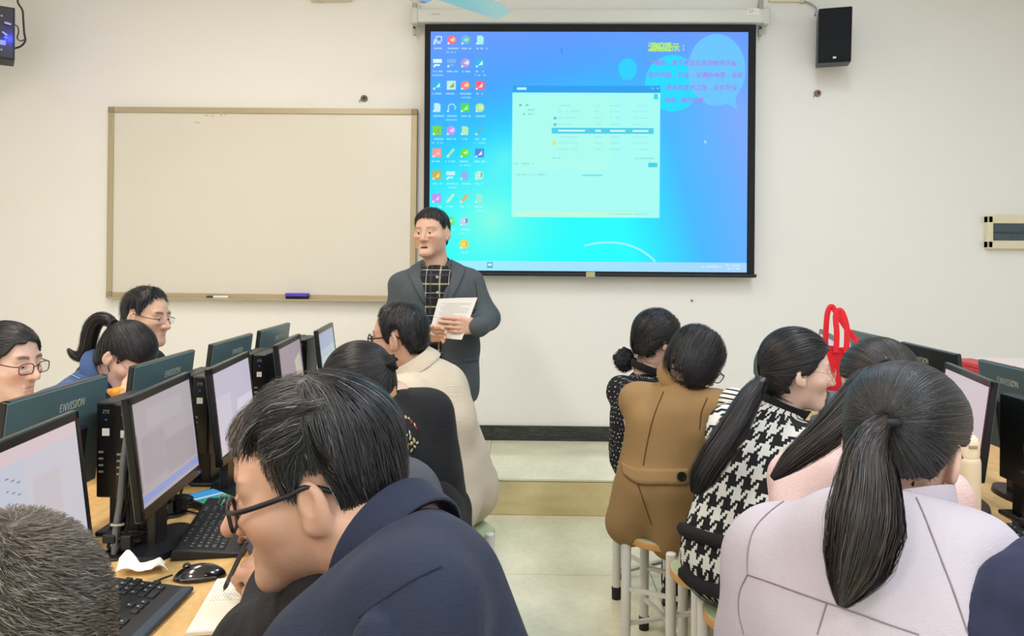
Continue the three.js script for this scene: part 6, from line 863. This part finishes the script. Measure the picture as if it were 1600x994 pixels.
{ // ---- L: polka dots
  const d = 3.33, head = P(1027, 530, d), neck = P(1008, 580, d + 0.0), b = V(ST.polka[0], 0, ST.polka[1]), hip = seatHip('polka', 0.0);
  const wr = [V(0.94, 0.79, -3.22), V(0.94, 0.79, -3.44)], o = { yaw: 120 * D, neck: P(1005, 596, d), hip, sh: 0.15, t: 0.014, fat: 0.95, wr }, S0 = seat(o), S = seat({ ...o, el: armsTo(S0.J.sh, wr) });
  const tie = V(0, -0.045, -0.115), p = person({ label: 'person in black polka dot blouse with curly low bun by the front wall', base: b, head, neck, yaw: 116 * D, pitch: 10 * D, roll: 5 * D, hs: 0.97, seed: 101, skin: 'light', face: { neck: 0.046 }, J: S.J, hands: S.hands, hair: ponyHair(tie, { n: 1800, t: 0.014, top: 0.018, amp: 0.004, wild: 0.6, loose: 0.012 }), glasses: { w: 0.048, h: 0.036, r: 0.001, color: 0xa89a8a, metal: 0.6 } });
  const bun = p.put(nets((x, y, z) => sdEll(x, y, z, 0.045, 0.05, 0.045) - 0.009 * noise3(x * 55, y * 55, z * 55) - 0.006 * noise3(x * 120, y * 120, z * 120), V(-0.075, -0.075, -0.075), V(0.075, 0.075, 0.075), 0.005).applyMatrix4(new THREE.Matrix4().setPosition(P(976, 562, d + 0.03)))); mesh('curly_bun', bun, std(0x0b0b0d, 0.7), p.g, 'curly black bun');
  const cr = [], rr = rng(9), bc = P(976, 562, d + 0.03); for (let i = 0; i < 260; i++) { const a = rr() * 6.28, e = rr() * 3.14, n = V(Math.sin(e) * Math.cos(a), Math.cos(e), Math.sin(e) * Math.sin(a)), q = bc.clone().addScaledVector(n, 0.042), path = [], ph = rr() * 6; for (let k = 0; k < 9; k++) path.push({ p: q.clone().add(V(Math.cos(ph + k * 0.9) * 0.012, Math.sin(ph + k * 0.9) * 0.012 - k * 0.001, Math.sin(ph * 2 + k * 0.7) * 0.012)), n }); cr.push(path); } mesh('curls', p.put(ribbons(cr, 0.0009, BLACK, 0, 3)), HAIR, p.hair);
  const dots = canvasTex(512, 512, (c) => { c.fillStyle = '#14151b'; c.fillRect(0, 0, 512, 512); const r = rng(6); c.fillStyle = '#d9d9dc'; for (let j = 0; j < 22; j++) for (let i = 0; i < 22; i++) { const x = (i + 0.5 * (j % 2) + (r() - 0.5) * 0.4) * 23.3, y = (j + (r() - 0.5) * 0.4) * 23.3, s = 2.6 + r() * 2.6; c.beginPath(); c.ellipse(x, y, s, s * 0.8, r() * 3, 0, 7); c.fill(); } }); dots.repeat.set(2.2, 2.2);
  const m = std(0xffffff, 0.9, { map: dots }); garment(p, 'blouse', [...S.trunk, ...S.arms], { mat: m, amp: 0.008, freq: 11, axis: S.axis, label: 'black blouse with small white dots' }); autoCollar(p, 0.014, { h: 0.02, flare: 0.004, th: 0.012, mat: std(0x17181d, 0.9), open: 0.2, label: 'black scarf collar' }); lower(p, S, trouserMat.black);
}
{ // ---- M: brown coat
  const d = 2.83, head = P(1087, 563, d), neck = P(1066, 590, d + 0.02), b = V(ST.brown[0], 0, ST.brown[1]), hip = seatHip('brown', 0.0);
  const wr = [V(0.95, 0.79, -2.74), V(0.95, 0.79, -3.0)], o = { yaw: 148 * D, neck: P(1062, 606, d), hip, sh: 0.155, t: 0.018, fat: 0.95, wr }, S0 = seat(o), S = seat({ ...o, el: armsTo(S0.J.sh, wr, 0, 0.12) });
  const p = person({ label: 'person in camel brown belted coat with short black bob, looking down', base: b, head, neck, yaw: 108 * D, pitch: 38 * D, hs: 0.97, seed: 111, skin: 'fair', face: { neck: 0.047 }, J: S.J, hands: S.hands, hair: { line: LINE.bob.map(([a, y]) => [a, a > 2 ? y + 0.025 : y]), t: 0.01, top: 0.013, side: true, sideZ: 0.005, flow: (p) => V(p.x * 0.9, -0.09, p.z * 0.3 - 0.005), n: 2600, len: 0.11, steps: 10, width: 0.001, loose: 0.012, wild: 0.5, col: BLACK, amp: 0.004 }, glasses: { w: 0.05, h: 0.038, r: 0.0018, color: 0x16161a, z: 0.11 } });
  const m = fuzzMat(0x987a50, { bumpScale: 0.0008 }), cs = [...S.trunk, ...S.arms, cone(P(1020, 665, d), 0.08, P(1012, 740, d), 0.1), cone(P(1060, 650, d - 0.03), 0.1, P(1045, 745, d - 0.03), 0.11), cone(P(1010, 760, d - 0.02), 0.105, P(985, 815, d + 0.02), 0.09), cone(P(1045, 760, d - 0.05), 0.105, P(1046, 842, d - 0.06), 0.075)];
  const jk = garment(p, 'coat', cs, { mat: m, k: 0.04, amp: 0.004, freq: 7, h: 0.008, label: 'camel brown wool coat' });
  autoCollar(p, 0.01, { h: 0.03, fold: true, mat: m, open: 0.3, add: 0.004 }); lower(p, S, trouserMat.black);
  const seamShade = std(0x5a3f20, 0.9); seam(p, jk.f, [[1037, 612], [1022, 650], [1012, 690], [1005, 728]], 0.0022, seamShade, 'back_seam', 1.8); seam(p, jk.f, [[1105, 622], [1096, 645], [1093, 672]], 0.0022, seamShade, 'sleeve_seam', 1.8); seam(p, jk.f, [[997, 757], [1008, 790], [1018, 820]], 0.0022, seamShade, 'vent_seam', 1.8);  // seam thread coloured darker than the coat, painting in the groove shade
  const belt = patch(p, jk.f, [[972, 722], [992, 731], [1030, 733], [1075, 732]], [[976, 742], [996, 755], [1030, 757], [1074, 757]], 0.009, m, 'belt', { t0: 1.8, n: 24, m: 4 });
  const bh = hit(1064, 745, jk.f, 1.8, 4); if (bh && belt) { const q = mesh('button', merge([lathe([[0, 0.006], [0.012, 0.006], [0.015, 0.008], [0.017, 0.006], [0.017, 0], [0, 0]], 20).rotateX(Math.PI / 2)]), std(0x15120f, 0.3), belt, 'dark round button'); q.position.copy(bh).sub(b).addScaledVector(grad(jk.f, bh), 0.009); q.quaternion.setFromUnitVectors(V(0, 0, 1), grad(jk.f, bh)); }
}
{ // ---- R: striped top
  const d = 2.58, head = P(1228, 584, d), neck = P(1200, 634, d), b = V(ST.stripe[0], 0, ST.stripe[1]), hip = seatHip('stripe', 0.0);
  const wr = [V(1.0, 0.79, -2.48), V(1.0, 0.79, -2.66)], o = { yaw: 110 * D, neck: P(1204, 642, d), hip: hip.clone().add(V(0.12, 0, 0)), sh: 0.14, t: 0.012, fat: 0.8, wr }, S0 = seat(o), S = seat({ ...o, el: armsTo(S0.J.sh, wr) });
  const p = person({ label: 'person in black and white striped top, nearly hidden behind the houndstooth coat', base: b, head, neck, yaw: 90 * D, pitch: 10 * D, hs: 0.9, seed: 121, skin: 'light', face: { neck: 0.046 }, J: S.J, hands: S.hands, hair: { line: LINE.low, t: 0.006, top: 0.008, n: 500, len: 0.06, width: 0.001, col: BLACK, flow: (p) => V(p.x, -0.1, p.z) } });
  const cap = headHair({ line: [[0, 0.06], [1.2, 0.04], [2, 0.0], [3.15, -0.03]], t: 0.012, top: 0.014, amp: 0.0005, n: 0 }, 3).core.applyMatrix4(p.H); mesh('cap', p.put(cap), std(0x4d6368, 0.6), p.g, 'grey-teal cap');
  const st = canvasTex(64, 64, (c) => { c.fillStyle = '#e9e4da'; c.fillRect(0, 0, 64, 64); c.fillStyle = '#1c1a1c'; c.fillRect(0, 0, 64, 22); }); st.repeat.set(1, 62);
  garment(p, 'striped_top', [...S.trunk, ...S.arms, cone(P(1150, 634, d), 0.06, P(1180, 650, d), 0.07)], { mat: std(0xffffff, 0.9, { map: st }), amp: 0.006, axis: S.axis, label: 'black and white striped top' }); lower(p, S, trouserMat.black);
}
{ // ---- N: houndstooth
  const d = 2.33, head = P(1247, 578, d), neck = P(1222, 640, d + 0.01), b = V(ST.hound[0], 0, ST.hound[1]), hip = seatHip('hound', -0.03);
  const wr = [V(1.0, 0.79, -2.1), V(1.0, 0.79, -2.36)], o = { yaw: 118 * D, neck: P(1212, 655, d), hip, sh: 0.155, t: 0.022, fat: 1.02, wr }, S0 = seat(o), S = seat({ ...o, el: armsTo(S0.J.sh, wr, 0, 0.1) });
  const tie = V(0, -0.012, -0.122), p = person({ label: 'person in black and white houndstooth coat with long low ponytail and thin glasses', base: b, head, neck, yaw: 86 * D, pitch: 4 * D, roll: 2 * D, hs: 0.97, seed: 131, skin: 'fair', cell: 0.003, face: { neck: 0.046, jaw: 0.95, lips: 0.6, nose: 0.7, lid: 0.001 }, J: S.J, hands: S.hands, hair: ponyHair(tie, { n: 3200, len: 0.22, t: 0.012, top: 0.015, loose: 0.006 }), glasses: { w: 0.046, h: 0.042, round: true, r: 0.0009, color: 0xc49a80, metal: 0.7, arm: 0.001, label: 'thin round rose-gold glasses' } });
  const tp = [[1190, 596, 12], [1172, 622, 17], [1150, 662, 21], [1122, 705, 22], [1098, 745, 17], [1086, 772, 6]].map(([x, y, r], i) => [P(x, y, d - 0.06 - [0, 0.06, 0.12, 0.15, 0.16, 0.16][i]), r * 2.25 / F]);
  mesh('ponytail', p.put(tail(tp, { n: 900, width: 0.0012, tip: [0.03, 0.022, 0.02], flat: 0.8 })), HAIR, p.hair, 'long low ponytail'); mesh('hair_tie', p.put(new THREE.TorusGeometry(0.017, 0.006, 8, 20).rotateX(0.9).rotateY(1.2).applyMatrix4(new THREE.Matrix4().setPosition(P(1186, 598, d - 0.07)))), std(0x6b6060, 0.7), p.g);
  const ht = canvasTex(256, 256, (c) => { const n = 8, q = 256 / n; for (let i = 0; i < n; i++) for (let j = 0; j < n; j++) { const w = (i + j) % 4 < 2 ? i % 8 < 4 : j % 8 < 4; c.fillStyle = w ? '#15161b' : '#e9ebe6'; c.fillRect(i * q, j * q, q + 0.5, q + 0.5); } }); ht.repeat.set(14.5, 14.5);
  const m = std(0xffffff, 0.95, { map: ht, bumpMap: rep(bumpFuzz, 9), bumpScale: 0.002 }), cs = [...S.trunk, ...S.arms, cone(P(1165, 740, d - 0.03), 0.11, P(1150, 850, d - 0.03), 0.13), cone(P(1190, 690, d), 0.1, P(1165, 760, d), 0.12), cone(P(1150, 850, d - 0.03), 0.13, P(1132, 890, d - 0.05), 0.105), cone(P(1190, 850, d - 0.1), 0.12, P(1185, 905, d - 0.1), 0.1)];
  const jk = garment(p, 'coat', cs, { mat: m, k: 0.05, amp: 0.005, h: 0.008, axis: { ...S.axis, R: 0.2 }, label: 'black and white houndstooth coat' }); lower(p, S, trouserMat.black);
  const fz = fuzzMat(0x14161c, { bumpScale: 0.006 }); seam(p, jk.f, [[1068, 826], [1085, 834], [1110, 842], [1145, 850], [1175, 854]], 0.02, fz, 'fur_band', 1.6); seam(p, jk.f, [[1070, 893], [1085, 908], [1105, 918], [1135, 926], [1160, 928]], 0.022, fz, 'fur_hem', 1.6);
  autoCollar(p, 0.012, { h: 0.018, flare: 0.01, th: 0.012, mat: fz, open: 0.3 });
}
{ // ---- O: pink sweater
  const d = 1.86, head = P(1370, 610, d), neck = P(1366, 690, d - 0.02), b = V(ST.pink[0], 0, ST.pink[1]), hip = seatHip('pink');
  const wr = [V(0.87, 0.79, -1.8), V(0.98, 0.79, -2.0)], o = { yaw: 150 * D, neck: P(1362, 722, d - 0.02), hip, sh: 0.15, t: 0.014, fat: 0.97, wr }, S0 = seat(o), S = seat({ ...o, el: armsTo(S0.J.sh, wr, 0, 0.17) });
  const p = person({ label: 'person in pale pink sweater with long black hair gathered by a clip', base: b, head, neck, yaw: 187 * D, pitch: 8 * D, roll: 4 * D, hs: 0.97, seed: 141, skin: 'light', face: { neck: 0.046 }, J: S.J, hands: S.hands, hair: ponyHair(V(0.0, 0.02, -0.12), { n: 3000, t: 0.012, top: 0.014, col: [0.018, 0.016, 0.015], line: LINE.pony }) });
  const tp = [[1380, 590, 26], [1352, 615, 34], [1318, 652, 30], [1278, 688, 24], [1240, 718, 16], [1206, 748, 4]].map(([x, y, r], i) => [P(x, y, [1.70, 1.66, 1.62, 1.6, 1.6, 1.6][i]), r * 1.6 / F]);
  mesh('long_hair', p.put(tail(tp, { n: 900, width: 0.0011, flat: 0.7, col: [0.018, 0.016, 0.015], tip: [0.05, 0.036, 0.03] })), HAIR, p.hair, 'long loose hair over the shoulder'); mesh('hair_clip', p.put(tube([P(1376, 568, 1.67), P(1384, 562, 1.665), P(1394, 565, 1.67)], 0.006, 8)), std(0x17171b, 0.3), p.g);
  const er = V(0.086, -0.028, -0.008).applyMatrix4(p.H); mesh('earring', p.put(new THREE.SphereGeometry(0.004, 10, 8).translate(er.x, er.y, er.z)), std(0xe8e4dc, 0.2, { metalness: 0.3 }), p.g);
  const m = fuzzMat(0xeccfcb); garment(p, 'sweater', [...S.trunk, ...S.arms, cone(P(1310, 760, d - 0.06), 0.08, P(1270, 810, d - 0.05), 0.09)], { mat: m, amp: 0.005, label: 'pale pink sweater' }); lower(p, S, trouserMat.black);
}
{ // ---- P: lavender jacket
  const d = 1.25, head = P(1411, 700, d), neck = P(1416, 800, d - 0.04), b = V(ST.lav[0], 0, ST.lav[1]), hip = seatHip('lav', 0.02);
  const sh = [P(1515, 888, 1.1), P(1206, 872, 1.27)], wr = [V(1.0, 0.79, -1.3), V(0.92, 0.79, -1.58)], el = [P(1600, 960, 1.1), P(1190, 1010, 1.26)], o = { yaw: 152 * D, neck: P(1408, 856, 1.18), hip, shP: sh, el, wr, t: 0.014, fat: 1.05 }, S = seat(o);
  const tie = V(0, 0.035, -0.125), p = person({ label: 'person in pale lavender suede jacket with thick dark low ponytail, back turned', base: b, head, neck, yaw: 139 * D, pitch: 14 * D, roll: 5 * D, hs: 0.96, seed: 151, skin: 'light', cell: 0.0028, face: { neck: 0.05 }, J: S.J, hands: S.hands, hair: ponyHair(tie, { n: 9000, len: 0.24, steps: 14, t: 0.012, top: 0.026, width: 0.0008, col: [0.017, 0.0175, 0.02], cell: 0.0034, loose: 0.005, line: LINE.pony }), glasses: { w: 0.05, h: 0.036, r: 0.0014, color: 0x3a3434, arm: 0.0016 } });
  const tp = [[1366, 676, 16], [1361, 702, 34], [1357, 760, 48], [1352, 820, 56], [1340, 875, 46], [1326, 915, 24], [1316, 948, 6]].map(([x, y, r], i) => [i ? P(x, y, [1.1, 1.085, 1.05, 1.02, 1.01, 1.01, 1.01][i]) : tie.clone().add(V(0, 0, 0.012)).applyMatrix4(p.H), r * 1.04 / F]);
  mesh('ponytail', p.put(tail(tp, { n: 3200, width: 0.0008, flat: 0.55, side: V(0, 0, 1), col: [0.016, 0.0155, 0.016], tip: [0.055, 0.038, 0.03], wave: 1.2, spread: 0.7 })), HAIR, p.hair, 'thick ponytail, brown towards the ends'); mesh('hair_tie', p.put(new THREE.TorusGeometry(0.021, 0.006, 8, 24).rotateX(1.35).applyMatrix4(new THREE.Matrix4().setPosition(tie.clone().add(V(0, -0.004, -0.004)).applyMatrix4(p.H)))), std(0x14151a, 0.7), p.g);
  const lav = fuzzMat(0xbfb8c2, { bumpScale: 0.0008 }), cs = [...S.trunk, ...S.arms, cone(P(1330, 872, 1.15), 0.1, P(1335, 990, 1.15), 0.14), cone(P(1430, 890, 1.12), 0.105, P(1450, 990, 1.1), 0.13), cone(P(1240, 880, 1.22), 0.08, P(1255, 990, 1.22), 0.12), cone(P(1335, 990, 1.15), 0.14, V(0.5, 0.62, -1.2), 0.15), cone(P(1450, 990, 1.1), 0.14, V(0.62, 0.62, -1.12), 0.15)];
  const jk = garment(p, 'jacket', cs, { mat: lav, k: 0.05, amp: 0.005, crease: 0.014, freq: 7, h: 0.0065, label: 'pale lavender suede jacket' });
  const seamShade = std(0x8a7e85, 0.9), t0 = 0.6;  // darker copy of the cloth colour, groove shade painted into the seams
  seam(p, jk.f, [[1310, 746], [1262, 764], [1215, 790], [1180, 825], [1169, 860], [1168, 898]], 0.0012, seamShade, 'raglan_seam', t0); seam(p, jk.f, [[1168, 898], [1200, 909], [1260, 931], [1330, 955], [1400, 980], [1436, 992]], 0.0012, seamShade, 'yoke_seam', t0); seam(p, jk.f, [[1292, 942], [1285, 965], [1277, 992]], 0.0011, seamShade, 'back_seam', t0); seam(p, jk.f, [[1432, 778], [1445, 808], [1465, 860], [1490, 925], [1512, 990]], 0.0012, seamShade, 'raglan_seam', t0); seam(p, jk.f, [[1168, 898], [1156, 925], [1154, 955], [1162, 992]], 0.0012, seamShade, 'side_seam', t0);
  autoCollar(p, -0.004, { h: 0.03, flare: 0.007, th: 0.006, open: 0.3, mat: lav, add: 0.006 }); lower(p, S, trouserMat.grey);
}
{ // ---- Q: navy padded jacket at the right edge
  const d = 0.95, head = V(1.02, 1.22, -0.8), neck = V(0.95, 1.09, -0.79), b = V(ST.navyR[0], 0, ST.navyR[1]), hip = seatHip('navyR', 0.02);
  const o = { yaw: 95 * D, neck: V(0.93, 1.05, -0.79), hip, sh: 0.17, t: 0.03, fat: 1.0, shP: [V(0.9, 0.99, -0.62), P(1648, 955, 0.97)], wr: [V(1.15, 0.8, -0.62), V(1.15, 0.8, -0.92)] }, S0 = seat(o), S = seat({ ...o, el: armsTo(S0.J.sh, o.wr, 0, 0.05) });
  const p = person({ label: 'person in navy padded jacket seated beside the lavender jacket', base: b, head, neck, yaw: 95 * D, pitch: 8 * D, seed: 161, skin: 'mid', face: { neck: 0.055 }, J: S.J, hands: S.hands, hair: manHair() });
  garment(p, 'jacket', [...S.trunk, ...S.arms, cone(P(1600, 945, 0.98), 0.045, P(1585, 1010, 0.97), 0.05), cone(P(1640, 940, 0.97), 0.055, P(1610, 1000, 0.97), 0.06)], { mat: clothMat(0x2c3350), amp: 0.011, freq: 16, k: 0.03, h: 0.007, label: 'navy padded jacket' }); lower(p, S, trouserMat.navy);
}
scene.updateMatrixWorld(true);
renderer.render(scene, camera);
